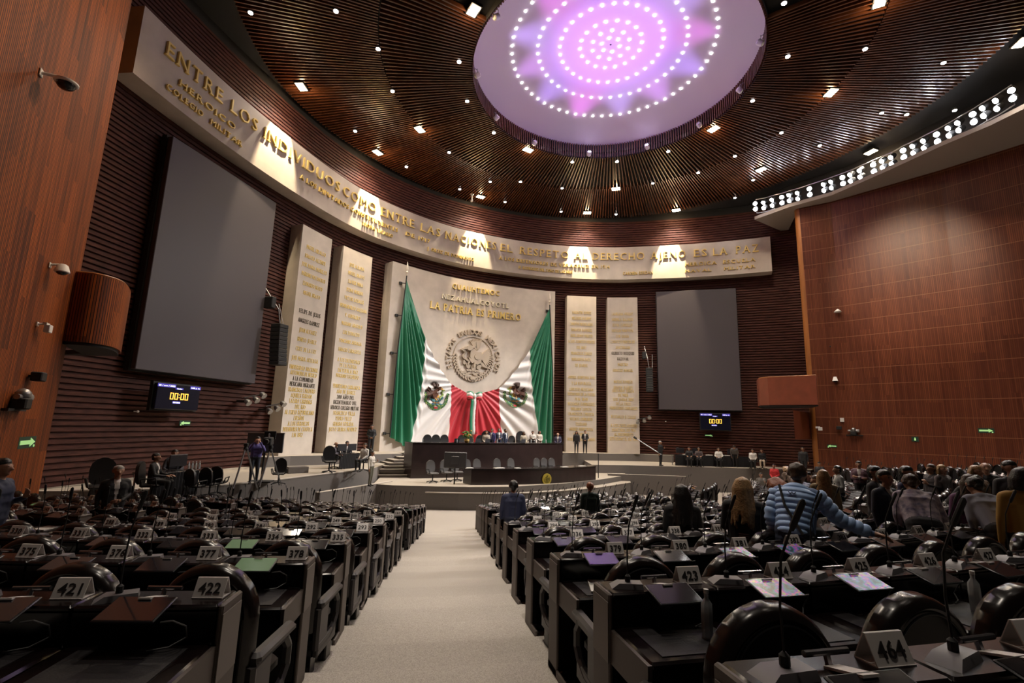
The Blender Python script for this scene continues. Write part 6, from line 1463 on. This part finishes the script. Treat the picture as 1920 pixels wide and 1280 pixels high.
        b = MB(); b.lathe([(.001, .165), (.1, .165), (.1, .175), (.001, .175)], 12, M=Matrix.Rotation(-.9, 4, 'X')); b.build('lens', M_violet if k in (4, 5) else M_white, o)
        tag(o, 'small spotlight hung on the oculus rim ' + wr[k], 'spotlight', 'spotlights on the oculus rim')
    for k in range(12):
        a = 2 * PI * k / 12 + .2; p = Vector((OC.x + 6.9 * math.cos(a), OC.y + 6.9 * math.sin(a), CZ + .55))
        f = 2.2 + 1.6 * (k % 3); t = Vector((OC.x - f * math.cos(a) * .5, OC.y - f * math.sin(a) * .5, CZ + 2.1))
        spot('dome_wash', p, t, DOME_W, 60, [(.38, .22, 1), (.62, .25, 1), (.45, .30, 1), (.8, .15, .9)][k % 4], .9, .15)
    # lighting truss on the right ledge
    top = [(1416, 377), (1433, 374), (1449, 369), (1466, 365), (1481, 360), (1497, 356), (1518, 349), (1546, 340), (1560, 335), (1580, 328), (1596, 322), (1614, 314), (1638, 304), (1656, 296), (1673, 289), (1694, 277), (1714, 268), (1734, 258), (1757, 247), (1781, 234), (1799, 224), (1825, 209), (1846, 196), (1871, 182), (1898, 164)]
    tp = empty('lighting_truss', (0, 0, 0))
    P = [atz(x, y + 4, EYE + 17.2) for x, y in top]
    for i, dz in enumerate((-.75, .35)):
        b = MB(); b.tube([p + Vector((.12, .1, dz)) for p in P], .035, 6); b.build('chord', M_metal, tp)
    for k in range(0, len(P), 2):
        b = MB(); b.tube([P[k] + Vector((.12, .1, -.75)), P[k] + Vector((.12, .1, .35))], .03, 6); b.build('upright', M_metal, tp)
    tag(tp, 'metal lighting truss on the ledge above the right wall', 'lighting truss')
    b = MB(); b.lathe([(.13, -.2), (.17, -.1), (.17, .12), (.15, .14)], 12); bodym = b.mesh('stage_lamp_body', M_black, True)
    b = MB(); b.lathe([(.001, .14), (.145, .14), (.145, .15), (.001, .15)], 12); lensm = b.mesh('stage_lamp_lens', M_stage)
    b = MB(); b.lathe([(.001, .14), (.145, .14), (.145, .15), (.001, .15)], 12); lens2 = b.mesh('bright_lens', M_bright)
    for k, p in enumerate(P):
        for j in (0, 1):
            q = p + Vector((0, 0, -.45 * j))
            tgt = Vector((-2, 28, 2)) if k % 3 else Vector((3, 12, 4)); d = (tgt - q)
            o = empty('stage_lamp', q); o.rotation_euler = d.to_track_quat('Z', 'Y').to_euler()
            c = bpy.data.objects.new('lamp_body', bodym); COL.objects.link(c); c.parent = o
            hot = (k == 18 and j == 1)
            c = bpy.data.objects.new('lens', lens2 if hot or (k in (1, 2, 10) and (k + j) % 2) else lensm); COL.objects.link(c); c.parent = o
            tag(o, 'the dazzling brightest white stage lamp of the truss' if hot else 'white stage lamp in the double row on the right truss', 'stage lamp', None if hot else 'stage lamps on the right truss')
    for k, (tx, ty, tz, w, cone) in enumerate(STAGE_SPOTS):
        spot('stage_beam', P[(k * 3 + 2) % len(P)] + Vector((-.4, -.3, -.2)), (tx, ty, tz), w, cone, (1, .97, .93), .6, .25)
    # wall washers over the frieze
    for px, py, w in ((526, 250, 1.0), (692, 372, 1.0), (890, 450, 1.0), (1085, 470, 1.0), (1255, 470, 1.0), (130, 10, .0)):
        if w == 0: continue
        s, z = hit(px, py, 0); p = wall_pt(s, 1.1) + Vector((0, 0, EYE + 17.3)); t = wall_pt(s, 0.0) + Vector((0, 0, EYE + 14.2))
        spot('frieze_washer', p, t, WASH_W * w, 42, (1, .80, .52), .35, .08)
    # spot pools on the clad side walls
    t = atd(1690, 500, 36.5); spot('side_wall_beam', OC + Vector((5.5, -3, CZ - .3)), t, 4200 * SIDE_K, 30, (1, .78, .55), .9, .2)
    spot('side_wall_beam', Vector((-2.5, 16, CZ - .3)), Vector((-11.2, 11.0, 13.5)), 2300 * SIDE_K, 70, (1, .70, .42), .9, .2)
    w = bpy.data.worlds.new('world'); SC.world = w; w.use_nodes = True
    w.node_tree.nodes['Background'].inputs[0].default_value = (.75, .68, .62, 1); w.node_tree.nodes['Background'].inputs[1].default_value = AMBIENT
M_star = mat('star_white', (1, 1, 1), emit=(1, 1, 1), estr=12)
M_violet = mat('violet_lens', (.8, .7, 1), emit=(.75, .6, 1), estr=25)
M_stage = mat('stage_lens', (1, 1, 1), emit=(.94, .95, 1), estr=40)
M_bright = mat('bright_lens', (1, 1, 1), emit=(.96, .96, 1), estr=260)
FLOOD_W, DOME_W, WASH_W, SIDE_K, AMBIENT = 1500, 700, 4600, 1.6, 0.006
STAGE_SPOTS = [(-4, 33, 6, 7000, 34), (-1, 33, 5, 7000, 34), (-3, 26, 1, 9000, 40), (-9, 28, 5, 6000, 40), (6, 36, 6, 6000, 36), (10, 18, 1.5, 9000, 46)]
build_lights()
SC.view_settings.view_transform = 'Standard'; SC.view_settings.look = 'None'; SC.view_settings.gamma = 1; SC.view_settings.use_curve_mapping = False
SC.view_settings.exposure = 0.5
SC.cycles.use_denoising = True
SC.cycles.max_bounces = 5; SC.cycles.diffuse_bounces = 3; SC.cycles.glossy_bounces = 3; SC.cycles.caustics_reflective = False; SC.cycles.caustics_refractive = False
SC.cycles.sample_clamp_indirect = 6
